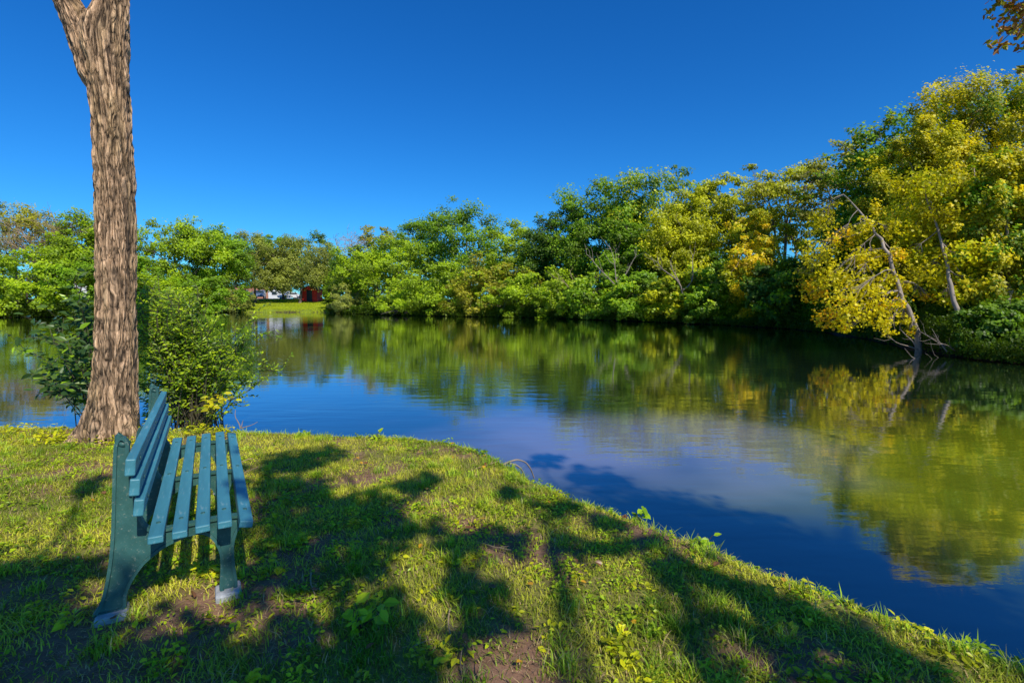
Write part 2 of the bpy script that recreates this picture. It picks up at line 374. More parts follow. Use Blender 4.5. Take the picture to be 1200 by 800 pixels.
# ------------------------------------------------------------------ leaves
SHAPES = {
 'quad': (np.array([[0, 0, 0], [.5, .5, 0], [0, 1, 0], [-.5, .5, 0]]), [[0, 1, 2, 3]]),
 'leaf': (np.array([[0, 0, 0], [.34, .32, .05], [.26, .68, .03], [0, 1, -.08], [-.26, .68, .03], [-.34, .32, .05]]), [[0, 1, 2, 3], [0, 3, 4, 5]]),
}
def leaves(C, Nn, size, col, shape='quad', aspect=.75, tdir=None):
    """C centres, Nn normals; returns V,F,col"""
    n = len(C)
    Nn = Nn/(np.linalg.norm(Nn, axis=1)[:, None]+1e-9)
    t = rng.normal(size=(n, 3)) if tdir is None else tdir
    t = t-(t*Nn).sum(1)[:, None]*Nn; t /= np.linalg.norm(t, axis=1)[:, None]+1e-9
    b = np.cross(Nn, t)
    T, Fs = SHAPES[shape]; k = len(T)
    size = np.broadcast_to(size, (n,))
    V = C[:, None]+size[:, None, None]*(T[None, :, 0, None]*aspect*b[:, None]+(T[None, :, 1, None]-.3)*t[:, None]+T[None, :, 2, None]*Nn[:, None])
    F = (np.arange(n)[:, None, None]*k+np.array(Fs)[None]).reshape(-1, 4)
    return V.reshape(-1, 3), F, np.repeat(col, k, 0)
def unit(n):
    v = rng.normal(size=(n, 3)); return v/np.linalg.norm(v, axis=1)[:, None]

PAL = {
 'dark':   [(.018, .045, .014), (.045, .100, .026), (.090, .160, .040)],   # (dark, mid, light) linear leaf colours
 'green':  [(.075, .130, .006), (.140, .270, .010), (.260, .420, .016)],
 'bright': [(.110, .170, .006), (.235, .360, .010), (.400, .530, .016)],
 'deep':   [(.035, .080, .010), (.090, .180, .014), (.180, .290, .020)],
 'olive':  [(.140, .150, .014), (.260, .270, .020), (.400, .390, .030)],
 'grey':   [(.120, .150, .035), (.220, .260, .050), (.340, .390, .075)],
 'lime':   [(.180, .210, .006), (.380, .420, .010), (.560, .570, .016)],
 'yellow': [(.340, .270, .006), (.620, .500, .010), (.780, .640, .016)],
 'gold':   [(.400, .220, .006), (.680, .440, .010), (.820, .580, .016)],
 'sycam':  [(.150, .165, .006), (.440, .420, .010), (.680, .590, .016)],
}
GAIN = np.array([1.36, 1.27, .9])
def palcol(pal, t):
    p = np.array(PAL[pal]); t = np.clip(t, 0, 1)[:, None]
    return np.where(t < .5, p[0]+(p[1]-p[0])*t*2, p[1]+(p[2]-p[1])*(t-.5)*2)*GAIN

def crown(cen, rad, nclump, per, lsize, pal, flat=.55, clump=.26, lobes=None, lo=-.75, pal2=None, mix2=0., layered=False, edge=.25, shell=.55):
    """clumps of leaves through an uneven crown. cen, rad: arrays (3)"""
    cen = np.array(cen, float); rad = np.array(rad, float)
    sd = int(rng.integers(1e6))
    d = unit(nclump*3); d = d[d[:, 2] > lo][:nclump]; m = len(d)
    rr = shell+(1-shell)*rng.random(m)**.6
    rr[: m//5] *= rng.random(m//5)*.6+.35
    bump_ = .60+.80*fbm(d[:, 0]*1.6+5, d[:, 1]*1.6+5, d[:, 2]*1.6+5, o=3, seed=sd)
    cc = cen+d*rad*(rr*bump_)[:, None]
    R = clump*rad.mean()*(.42+1.05*rng.random(m)**1.4)
    Cs, Ns, Ts, P2 = [], [], [], []
    for k in range(m):
        n = max(6, int(per*(R[k]/(clump*rad.mean()))**2*(.7+.6*rng.random())))
        u_ = unit(n); q = rng.random(n)**.4
        f = flat*(.8+.5*rng.random())
        # twig structure: leaves gather on sub-clumps so that the outline is ragged
        ns = max(5, n//7); sub = unit(ns)*(.35+.95*rng.random(ns))[:, None]
        pick = rng.integers(ns, size=n)
        loc = sub[pick]+rng.normal(size=(n, 3))*.20
        if not layered: loc = np.where((rng.random(n) < .7)[:, None], loc, u_*q[:, None])
        loc = loc*np.array([1, 1, f])
        Cs.append(cc[k]+loc*R[k])
        out = loc/(np.linalg.norm(loc, axis=1)[:, None]+1e-6)
        Ns.append(out*.7+unit(n)*.75+np.array([0, 0, .35])+d[k]*.3+SUN*.5)
        base = rng.random()*.6+.15
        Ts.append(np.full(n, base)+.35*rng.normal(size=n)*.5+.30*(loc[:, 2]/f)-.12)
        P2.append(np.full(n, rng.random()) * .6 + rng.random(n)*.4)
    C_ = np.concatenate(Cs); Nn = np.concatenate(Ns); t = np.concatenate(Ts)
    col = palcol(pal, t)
    if pal2: col = np.where((np.concatenate(P2) < mix2)[:, None], palcol(pal2, t), col)
    sz = lsize*(.65+.7*rng.random(len(C_)))
    return leaves(C_, Nn, sz, col), cc, R

def curve(a, b, bend=.15, n=6, sag=None, seed=None):
    a = np.array(a, float); b = np.array(b, float); L_ = np.linalg.norm(b-a)
    t = np.linspace(0, 1, n)[:, None]
    off = rng.normal(size=3)*bend*L_*.5; off2 = rng.normal(size=3)*bend*L_*.25
    p = a+(b-a)*t+off*np.sin(PI*t)+off2*np.sin(2*PI*t)
    if sag is not None: p[:, 2] += (sag*L_*np.sin(PI*t))[:, 0]
    return p
def skeleton(mb, base, cen, rad, cc, R, tr, nlimb=5, twigs=True, lean=None, maxb=60):
    """tapered trunk, main limbs, branches to the clumps"""
    base = np.array(base, float); cen = np.array(cen, float)
    top = cen+np.array([0, 0, rad[2]*.35])
    n = 12; t = np.linspace(0, 1, n)[:, None]
    w = rng.normal(size=3)*.06*rad[2]; w[2] = 0
    tp = base+(top-base)*t+w*np.sin(PI*t*1.5)
    tp[0, 2] -= .3
    rd = tr*(1-.8*t[:, 0]); rd[0] *= 1.5; rd[1] *= 1.08
    mb.tube(tp, rd, 8)
    lim = []
    for k in range(nlimb):
        h = .35+.5*k/nlimb; i0 = int(h*(n-1)); a = 2.4*k+rng.random()
        e = cen+np.array([math.cos(a)*rad[0]*.6, math.sin(a)*rad[1]*.6, rad[2]*(.1+.5*rng.random())])
        c = curve(tp[i0], e, .2, 7, .08); lim.append(c)
        mb.tube(c, np.linspace(rd[i0]*.7, tr*.12, 7), 6)
    nodes = np.concatenate([c[2:] for c in lim]+[tp[n//2:]])
    idx = rng.permutation(len(cc))[:maxb]
    for k in idx:
        dd = np.linalg.norm(nodes-cc[k], axis=1); j = dd.argmin()
        c = curve(nodes[j], cc[k], .2, 5, .05); mb.tube(c, np.linspace(tr*.2, tr*.06, 5), 4)
        if twigs:
            for _ in range(3):
                mb.tube(curve(c[3], cc[k]+unit(1)[0]*R[k]*.9, .2, 3), [tr*.07, tr*.05, tr*.025], 3)

def shoreY(u, back=1.0):
    r = ray(u, 350); t = np.linspace(12, 95, 600); s = shore(r[0]/r[1]*t, t); k = np.where(s > 0)[0]
    return float(t[k[0]]+back) if len(k) else 60.
def tree(u, vtop, wpx, Yd, pal, name='tree', vbot=None, cat='tree', label='', bank=False, nclump=46, per=190, lsize=.24, flat=.6, clump=.27, trunk=.16, depth=None, group=None,
         pal2=None, mix2=0, layered=False, mat='wood_far', shell=.55, lean=0, maxb=40, cshape=1.0):
    if bank: Yd = shoreY(u, 1.3)
    nclump = int(nclump*2.4); per = int(per*1.05); lsize = lsize*.88; clump = clump*.70
    top = at(u, vtop, Yd); gx_ = top[0]; z0 = gz(gx_, Yd)
    rx = wpx/2/600*Yd
    zb = at(u, vbot, Yd)[2] if vbot else z0+.25*(top[2]-z0)
    zb = max(zb, z0+.1) if not bank else WZ+.02
    rz = (top[2]-zb)/2; cen = np.array([0, 0, (top[2]+zb)/2-z0])
    ry = depth or min(rx, 4.5)
    root = empty(name, (gx_, Yd, z0), label=label, cat=cat, group=group)
    (V, F, c), cc, R = crown(cen, (rx*.86, ry*.86, rz*.90), nclump, per, lsize, pal, flat, clump, lo=-.85, pal2=pal2, mix2=mix2, layered=layered, shell=shell)
    for ax_, lo_, hi_ in ((0, -rx, rx), (2, zb-z0, top[2]-z0)):
        a_, b_ = np.percentile(V[:, ax_], [1.2, 99.0]); V[:, ax_] = lo_+(V[:, ax_]-a_)*(hi_-lo_)/(b_-a_)
        a2_, b2_ = a_, b_; cc[:, ax_] = lo_+(cc[:, ax_]-a2_)*(hi_-lo_)/(b2_-a2_)
    V[:, 2] = np.maximum(V[:, 2], .03 if not bank else WZ-z0+.05)
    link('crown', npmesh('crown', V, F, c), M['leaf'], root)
    mb = MB(); skeleton(mb, (lean, 0, 0), cen, (rx*.8, ry*.8, rz*.8), cc, R, trunk, maxb=maxb)
    link('trunk', mb.mesh('trunk', True), M[mat], root)
    return root

FARG = 'broadleaf trees along the far shore'
T = tree
# ---- left group
T(12, 236, 150, 68, 'olive', label='olive brown tree behind the others at the far left edge of the photo', cat='tree', name='broadleaf_tree', per=150, nclump=50, group=FARG)
T(100, 250, 84, 66, 'bright', label='bright green round tree rising just left of the thick foreground trunk', name='broadleaf_tree', group=FARG)
T(28, 292, 120, 60, 'bright', label='low bright green tree at the waterline, far left, below the olive one', name='broadleaf_tree', vbot=366, bank=True, group=FARG)
T(92, 305, 80, 61, 'green', label='green waterside tree just left of the foreground trunk, below the bare twiggy one', name='broadleaf_tree', vbot=367, bank=True, group=FARG)
T(150, 300, 70, 64, 'green', label='green tree mostly hidden behind the thick foreground trunk', name='broadleaf_tree', vbot=366, group=FARG)
T(208, 262, 112, 72, 'bright', label='large bright green tree just right of the foreground trunk across the pond', name='broadleaf_tree', nclump=60, vbot=350, group=FARG)
T(258, 268, 70, 76, 'green', label='rounded green tree second to the right of the foreground trunk', name='broadleaf_tree', vbot=345, group=FARG)
T(180, 325, 80, 70, 'bright', label='low yellowish bush at the waterline behind the near leafy shrub', name='waterside_bush', cat='bush', vbot=366, bank=True, nclump=30, trunk=.07)
T(236, 325, 90, 70.5, 'green', label='green bush at the waterline left of the far lawn', name='waterside_bush', cat='bush', vbot=366, bank=True, nclump=34, trunk=.07)
T(275, 340, 44, 73, 'grey', label='small grey green bush where the far lawn begins', name='waterside_bush', cat='bush', vbot=363, bank=True, nclump=20, trunk=.06, lsize=.2)
T(296, 274, 72, 84, 'grey', label='grey green tree with dark trunk standing left on the far lawn', name='lawn_tree', vbot=338, trunk=.2, flat=.8, lsize=.22, per=230)
T(330, 278, 56, 92, 'green', label='green tree standing between the two grey green lawn trees', name='lawn_tree', vbot=334, trunk=.2)
T(349, 279, 84, 86, 'grey', label='wide drooping grey green tree above the parked cars', name='lawn_tree', vbot=340, trunk=.24, flat=.9, lsize=.22, per=230)
T(372, 272, 40, 100, 'deep', label='thin tall tree poking up over the red shed', name='lawn_tree', vbot=325, trunk=.18, nclump=20, per=110)
T(392, 318, 36, 99, 'green', label='small tree right behind the red shed', name='lawn_tree', vbot=350, trunk=.15, nclump=30)
# ---- centre
T(440, 266, 46, 92, 'olive', label='small round topped tree with thin crown behind the dense waterside tree', name='broadleaf_tree', vbot=330, nclump=26, per=110, group=FARG)
T(415, 290, 50, 82, 'deep', label='dark green tree at the left end of the central wood', name='broadleaf_tree', vbot=360, nclump=34, group=FARG)
T(440, 282, 108, 72, 'bright', label='dense bright green dome shaped tree right of the far lawn', name='broadleaf_tree', vbot=362, nclump=64, group=FARG)
T(404, 334, 34, 72.5, 'grey', label='greyish bush at the water edge beside the far lawn', name='waterside_bush', cat='bush', vbot=366, bank=True, nclump=22, trunk=.06)
T(492, 259, 74, 84, 'green', label='green tree between the dome shaped tree and the tall round one', name='broadleaf_tree', nclump=46, vbot=340, group=FARG)
T(546, 243, 96, 80, 'green', label='tall round headed green tree standing clear above the central thicket', name='broadleaf_tree', nclump=62, per=170, vbot=335, group=FARG)
T(608, 264, 78, 70, 'bright', label='ragged topped yellow green tree in the dip right of the tall round one', name='broadleaf_tree', nclump=50, vbot=345, group=FARG)
T(655, 240, 80, 66, 'deep', label='dark green tree left of the high central crowns', name='broadleaf_tree', nclump=56, vbot=340, group=FARG)
T(703, 217, 104, 62, 'green', label='broad green tree stepping up towards the highest central crown', name='broadleaf_tree', nclump=72, vbot=335, lsize=.22, group=FARG)
T(768, 204, 118, 58, 'green', label='highest green crown in the middle of the wood', name='broadleaf_tree', nclump=84, vbot=330, lsize=.22, pal2='lime', mix2=.25, group=FARG)
T(800, 248, 90, 50, 'lime', label='yellow green tree in front of the highest central crown', name='broadleaf_tree', nclump=60, vbot=345, lsize=.2, shell=.4, group=FARG)
T(738, 262, 70, 52, 'green', label='green tree low in front of the broad central tree', name='broadleaf_tree', nclump=46, vbot=350, lsize=.2, group=FARG)
T(828, 216, 80, 54, 'lime', label='yellow green crown between the highest crown and the airy locusts', name='broadleaf_tree', nclump=60, vbot=330, lsize=.22, group=FARG)
# shrubs along the centre waterline
BUSH = [(478, 325, 60, 60, 'bright', 'bright bush beside the grey stump at the central waterline'),
        (520, 310, 84, 59, 'bright', 'broad light green bush below the tall round tree'),
        (578, 306, 90, 58, 'olive', 'olive bush with brownish top in the middle of the shore'),
        (630, 318, 80, 56, 'bright', 'bright rounded bush right of the brown topped one'),
        (672, 328, 70, 52, 'bright', 'light bush leaning over the water below the dark green tree'),
        (716, 318, 76, 48, 'green', 'green bush below the pale dead limbs'),
        (760, 322, 76, 45.5, 'green', 'green bush on the bank below the yellow green tree'),
        (804, 318, 70, 42.5, 'lime', 'yellowish bush left of the slim yellow tree'),
        (845, 316, 60, 41, 'green', 'green bush just left of the slim yellow tree'),
        (924, 306, 70, 38, 'deep', 'dark bush between the slim yellow tree and the golden sycamore')]
for u, v, wd, Yd, pal, lb in BUSH:
    wd *= 1.25
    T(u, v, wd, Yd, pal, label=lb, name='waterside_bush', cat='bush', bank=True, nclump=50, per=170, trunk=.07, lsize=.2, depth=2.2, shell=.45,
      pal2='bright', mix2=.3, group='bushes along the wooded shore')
# ---- right wood
T(868, 205, 90, 52, 'lime', label='airy yellow green locust left of the open gap', name='locust_tree', nclump=33, vbot=300, lsize=.2, layered=True, flat=.4, shell=.5)
T(925, 192, 110, 46, 'lime', label='airy spreading locust with dark forked limbs and sky showing through', name='locust_tree', nclump=35, vbot=290, lsize=.18, layered=True, flat=.35, shell=.5, trunk=.22, pal2='olive', mix2=.4)
T(992, 163, 104, 40, 'olive', label='tall layered locust rising above the golden sycamore', name='locust_tree', nclump=37, vbot=290, lsize=.17, layered=True, flat=.35, shell=.5, trunk=.22, pal2='green', mix2=.3)
T(925, 308, 120, 43, 'green', label='bushy green tree filling the gap under the forked locust', name='broadleaf_tree', nclump=60, vbot=372, lsize=.2, group=FARG)
T(845, 300, 80, 48, 'green', label='green tree under the airy left locust', name='broadleaf_tree', nclump=44, vbot=360, lsize=.2, group=FARG)
T(1040, 150, 110, 33, 'green', label='green tree behind the golden and the big yellow sycamores', name='broadleaf_tree', nclump=80, vbot=345, lsize=.18, pal2='sycam', mix2=.3, group=FARG)
T(886, 253, 66, 37.5, 'yellow', label='slim bright yellow tree at the waterline in front of dark bushes', name='yellow_tree', nclump=70, vbot=372, per=150, lsize=.15, shell=.15, clump=.24, trunk=.08, mat='wood_pale', pal2='lime', mix2=.45)
T(1150, 97, 190, 26, 'sycam', label='biggest yellow green sycamore at the right edge', name='sycamore_tree', nclump=170, per=380, vbot=330, lsize=.11, clump=.17, flat=.95, trunk=.2, mat='wood_pale', pal2='green', mix2=.35, shell=.45, maxb=60)
T(1090, 148, 120, 24, 'sycam', label='yellow green sycamore left of the biggest one', name='sycamore_tree', nclump=110, per=340, vbot=330, lsize=.105, clump=.17, flat=.95, trunk=.14, mat='wood_pale', pal2='lime', mix2=.3, shell=.4, maxb=50)
T(1190, 180, 130, 19, 'sycam', label='sycamore overhanging the water at the right edge of the photo', name='sycamore_tree', nclump=110, per=320, vbot=350, lsize=.10, clump=.17, flat=.95, trunk=.12, mat='wood_pale', pal2='green', mix2=.45, shell=.4, maxb=50)
T(1180, 355, 110, 16.6, 'deep', label='dark green bush low over the water at the right edge', name='waterside_bush', cat='bush', nclump=60, per=190, vbot=412, bank=True, lsize=.11, trunk=.04, pal2='green', mix2=.4, depth=1.3)
for (u, v, wd, Yd, lb) in [(985, 300, 120, 35, 'dark undergrowth bush behind the golden sycamore'), (1050, 310, 120, 28, 'dark undergrowth bush behind the leaning pale trunk'),
                           (1120, 320, 130, 24, 'dark undergrowth bush between the two leaning trunks'), (1195, 310, 140, 22, 'dark undergrowth bush at the right edge')]:
    T(u, v, wd, Yd, 'deep', label=lb, name='undergrowth_bush', cat='bush', nclump=70, per=170, vbot=350+600*(EYE-WZ-.2)/Yd, lsize=.15, trunk=.05, depth=2.2, shell=.3)

# golden sycamore with leaning pale trunk, drawn limb by limb
def leaning(name, pts, rads, clumps, pal, pal2, mix2, lsize, per, label, mat='wood_pale', twig=.02):
    b = pts[0]; z0 = gz(b[0], b[1]); b0 = np.array([b[0], b[1], min(b[2], z0)])
    root = empty(name, b0, label=label, cat='tree')
    pts = np.array(pts)-b0
    t = np.linspace(0, 1, len(pts)); tt = np.linspace(0, 1, 22)
    q = np.stack([np.interp(tt, t, pts[:, k]) for k in range(3)], 1)
    q[1:-1] = (q[:-2]+q[1:-1]*2+q[2:])/4; q += rng.normal(size=q.shape)*.03; q[0, 2] -= .3
    rr = np.interp(tt, t, rads); mb = MB(); mb.tube(q, rr, 8)
    Cs, Ns, Ts, Ps = [], [], [], []
    for c, r_ in clumps:
        c = np.array(c)-b0
        dd = np.linalg.norm(q-c-np.array([0, 0, .8]), axis=1); j = min(dd.argmin(), len(q)-1)
        cv = curve(q[j], c, .2, 6, .06); mb.tube(cv, np.linspace(max(rr[j]*.35, twig), twig*.4, 6), 5)
        n = int(per*(r_**2)); ns = max(5, n//8); sub = unit(ns)*(.4+.6*rng.random(ns))[:, None]*np.array([1, 1, .75])
        for s_ in sub[:8]: mb.tube(curve(cv[3], c+s_*r_, .2, 3), [twig*.6, twig*.4, twig*.2], 3)
        pk = rng.integers(ns, size=n); loc = sub[pk]+rng.normal(size=(n, 3))*.16
        Cs.append(c+loc*r_); Ns.append(unit(n)+np.array([0, -.3, .5])+loc*.4)
        Ts.append(.25+.5*rng.random()+.3*rng.normal(size=n)*.6); Ps.append(rng.random()*.6+.4*rng.random(n))
    C_ = np.concatenate(Cs); t = np.concatenate(Ts)
    col = np.where((np.concatenate(Ps) < mix2)[:, None], palcol(pal2, t), palcol(pal, t))
    V, F, c = leaves(C_, np.concatenate(Ns), lsize*(.6+.8*rng.random(len(C_))), col, aspect=.95)
    link('crown', npmesh('crown', V, F, c), M['leaf'], root)
    link('trunk', mb.mesh('trunk', True), M[mat], root)
    return root
Yg = 19.0
def cl(lst, Y0):
    return [(at(u, v, Y0+dy), r) for u, v, dy, r in lst]
gold = [(968,262,3,.7),(985,280,2,.6),(960,300,2,.8),(1003,303,1,.55),(975,325,1,.7),(1005,330,.5,.6),(955,340,2,.7),(985,352,0,.6),(1020,350,0,.7),(968,372,1,.55),(1000,372,0,.6),(1030,372,-.3,.55),(1018,305,1,.6),(1035,330,.5,.6),(950,322,2.5,.6),(1045,360,-.3,.5),(990,385,.2,.35),(972,245,3,.4),(1050,300,.6,.5),(1062,335,.3,.45),(1060,372,.1,.4),(1045,268,1,.5),(1010,275,1.5,.5),(1085,350,.3,.4),(1015,262,.5,.4),(1066,388,-.2,.3),(1040,385,-.4,.35)]
leaning('golden_sycamore', [at(1078, 408, 19.0), at(1068, 370, 18.9), at(1050, 325, 19.2), at(1035, 285, 19.8), at(1012, 252, 20.6), at(990, 228, 21.4)], [.12, .085, .07, .055, .035, .012],
        cl(gold, Yg), 'sycam', 'gold', .26, .105, 900, 'golden leaved sycamore leaning left over the water from its pale crooked trunk')
syc2 = [(1105,290,1,.8),(1080,270,1.5,.8),(1130,300,0,.8),(1090,320,.5,.7),(1130,335,0,.7),(1150,310,.5,.8),(1060,250,2,.8),(1100,250,1,.8),(1140,265,1,.9),(1075,300,1,.5),(1160,345,0,.6),(1110,350,0,.45),(1085,215,1,.8),(1120,225,1,.8),(1060,220,1.6,.6)]
leaning('yellow_sycamore', [at(1133, 412, 18.0), at(1126, 380, 18.0), at(1114, 340, 18.3), at(1108, 300, 18.8), at(1092, 250, 19.6), at(1080, 215, 20)], [.11, .085, .07, .05, .03, .012],
        cl(syc2, 18.6), 'sycam', 'lime', .4, .105, 1300, 'green and yellow sycamore on the second pale trunk from the waterline')

# bare brown tree, far left
def bare_tree(name, u, vtop, Yd, wpx, label, n=300, mat='twig', r0=.12):
    top = at(u, vtop, Yd); z0 = gz(top[0], Yd); root = empty(name, (top[0], Yd, z0), label=label, cat='tree')
    H = top[2]-z0; rx = wpx/2/600*Yd; mb = MB()
    tp = curve((0, 0, -.2), (0, 0, H*.8), .05, 10); mb.tube(tp, np.linspace(r0, r0*.3, 10), 7)
    for k in range(14):
        a = tp[rng.integers(3, 9)]; d = unit(1)[0]; e = np.array([d[0]*rx, d[1]*rx*.6, H*(.62+.38*rng.random())])
        c = curve(a, e, .15, 7); mb.tube(c, np.linspace(r0*.4, .025, 7), 5)
        for _ in range(n//14):
            s = c[rng.integers(2, 7)]; dd = unit(1)[0]; dd[2] = abs(dd[2])*.7+.1
            l = rx*(.25+.35*rng.random()); c2 = curve(s, s+dd*l, .2, 4); mb.tube(c2, [.03, .025, .02, .012], 3)
            for _ in range(2): mb.tube(curve(c2[2], c2[2]+(dd+unit(1)[0]*.7)*l*.5, .2, 3), [.02, .016, .01], 3)
    link('branches', mb.mesh('branches'), M[mat], root); return root
bare_tree('bare_tree', 52, 262, 66, 110, 'bare brownish grey tree with fine twigs at the far left', n=300)
bare_tree('bare_tree', 412, 270, 90, 46, 'leafless pale twiggy tree poking above the left end of the central wood', n=200, r0=.08)
# pale dead limbs above the bushes
def snag(name, segs, label, Y0, cat='dead branch', r=.06, mat='deadwood', twigs=6):
    b = at(*segs[0][0], Y0+segs[0][2]) if len(segs[0]) == 3 else at(*segs[0][0], Y0)
    root_loc = b; mb = MB()
    for s in segs:
        a, e = s[0], s[1]; dy = s[2] if len(s) > 2 else 0
        A_ = at(*a, Y0)-root_loc; E_ = at(*e, Y0+dy)-root_loc
        c = curve(A_, E_, .12, 7); mb.tube(c, np.linspace(r, r*.25, 7), 6)
        for _ in range(twigs):
            q = c[rng.integers(2, 7)]; d = (E_-A_)*.25*(.5+rng.random())+unit(1)[0]*np.linalg.norm(E_-A_)*.22
            mb.tube(curve(q, q+d, .15, 4), np.linspace(r*.35, r*.1, 4), 4)
    o = link(name, mb.mesh(name, True), M[mat]); o.location = [float(x) for x in root_loc]; return tag(o, label, cat)
snag('dead_limb', [((726, 340), (690, 300), 0), ((726, 340), (716, 292), 0), ((724, 330), (745, 300), 0)], 'tangle of pale dead limbs over the green bush in mid shore', 46, r=.07)
snag('dead_limb', [((800, 345), (770, 300), 0), ((800, 345), (785, 305), 0), ((800, 340), (812, 300), 0)], 'pale dead limbs fanning up left of the slim yellow tree', 40.5, r=.06)
snag('dead_limb', [((680, 345), (650, 325), 0), ((680, 345), (668, 318), 0), ((680, 340), (700, 322), 0)], 'brownish dead brush on top of the bushes left of the pale limbs', 49, r=.05, mat='twig', twigs=12)
snag('fallen_branch', [((1132, 416), (1078, 388), 0), ((1128, 415), (1098, 402), -.5), ((1132, 418), (1060, 408), -.8), ((1110, 412), (1092, 385), 0)], 'pale broken branches lying in the water between the leaning trunks', 17.2, r=.02, twigs=4)
snag('fallen_branch', [((1078, 410), (1040, 392), 0), ((1074, 410), (1055, 385), 0)], 'small bleached branch at the foot of the crooked trunk', 18.3, r=.02, twigs=3)
snag('driftwood', [((500, 371), (452, 366), 0), ((490, 371), (468, 362), 0)], 'dark grey driftwood heap at the waterline below the bright bush', 59.5, r=.10, mat='wood_far', twigs=8)

# low undergrowth along the far waterline: nobody could count it
n = 260000
uu = rng.uniform(-40, 1260, n); r0 = np.array([shoreY(u, 0) for u in np.arange(-40, 1262, 2)]); sy = np.interp(uu, np.arange(-40, 1262, 2), r0)
yy = sy+rng.uniform(-.5, 3.2, n); xx = (uu-600)/600*yy; lawnm = (uu > 283) & (uu < 383); yy = yy[~lawnm]; xx = xx[~lawnm]; uu = uu[~lawnm]
ss = shore(xx, yy); k = (ss > -.7) & (ss < 4); xx, yy, uu, ss = xx[k], yy[k], uu[k], ss[k]; zg = np.maximum(ground(xx, yy, ss), WZ)
hh = .15+2.6*fbm(xx*.5, yy*.5, o=4, seed=44)**2.2; zz = zg+.05+hh*rng.random(len(xx))**.8
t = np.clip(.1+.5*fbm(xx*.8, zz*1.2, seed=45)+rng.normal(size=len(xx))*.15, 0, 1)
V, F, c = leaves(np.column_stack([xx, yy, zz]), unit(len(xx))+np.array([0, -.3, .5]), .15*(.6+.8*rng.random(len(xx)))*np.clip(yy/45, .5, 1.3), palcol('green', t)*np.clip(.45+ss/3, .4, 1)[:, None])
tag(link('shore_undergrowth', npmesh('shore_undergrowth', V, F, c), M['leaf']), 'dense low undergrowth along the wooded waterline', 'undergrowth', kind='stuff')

# distant wood behind everything: reads as one mass
(Vs, Fs, Cs_) = ([], [], []); off = 0
for k in range(34):
    u = -60+k*38+rng.normal()*8; Yd = 150+rng.random()*25
    if 600 < u: Yd = 110+rng.random()*10
    if u > 900: Yd = 75
    if u > 1050: Yd = 60
    tpx = 298+rng.random()*14
    if u > 640: tpx = 300
    if u > 800: tpx = 325
    if u > 1000: tpx = 290
    top = at(u, tpx, Yd); zb = gz(top[0], Yd); h = top[2]-zb; rx = 34/600*Yd
    (V, F, c), _, _ = crown((top[0], Yd, zb+h*.5), (rx, 5, h*.56), 22, 130, .5*Yd/130, 'deep', lo=-.95)
    Vs.append(V); Fs.append(F+off); Cs_.append(c*.8); off += len(V)
tag(link('distant_wood', npmesh('distant_wood', np.concatenate(Vs), np.concatenate(Fs), np.concatenate(Cs_)), M['leaf']), 'dark mass of distant trees behind the shore trees', 'woodland', kind='stuff')

# ------------------------------------------------------------------ far lawn, cars, buildings
def quadstrip(name, pts_in, pts_out, dz, mat, label):
    a = np.array(pts_in, float); b = np.array(pts_out, float); n = len(a)
    V = np.concatenate([a, b]); z = ground(V[:, 0], V[:, 1])+dz; V = np.column_stack([V, z])
    j = np.arange(n-1); o = link(name, npmesh(name, V, np.stack([j, j+1, j+1+n, j+n], 1)), mat); tag(o, kind='structure'); o['label'] = label
xs = np.linspace(-62, -28, 70)
quadstrip('road', np.stack([xs, 98+0*xs], 1), np.stack([xs, 118+0*xs], 1), .05, M['asphalt'], 'parking road beyond the far lawn')
mb = MB()
for x0 in np.arange(-62, -28, 1.5):
    mb.box((x0+.75, 97.7, gz(x0+.75, 97.7)+.06), (1.49, .3, .26))
k = link('kerb', mb.mesh('kerb'), M['kerb']); tag(k, kind='structure'); k['label'] = 'pale kerb along the far lawn'

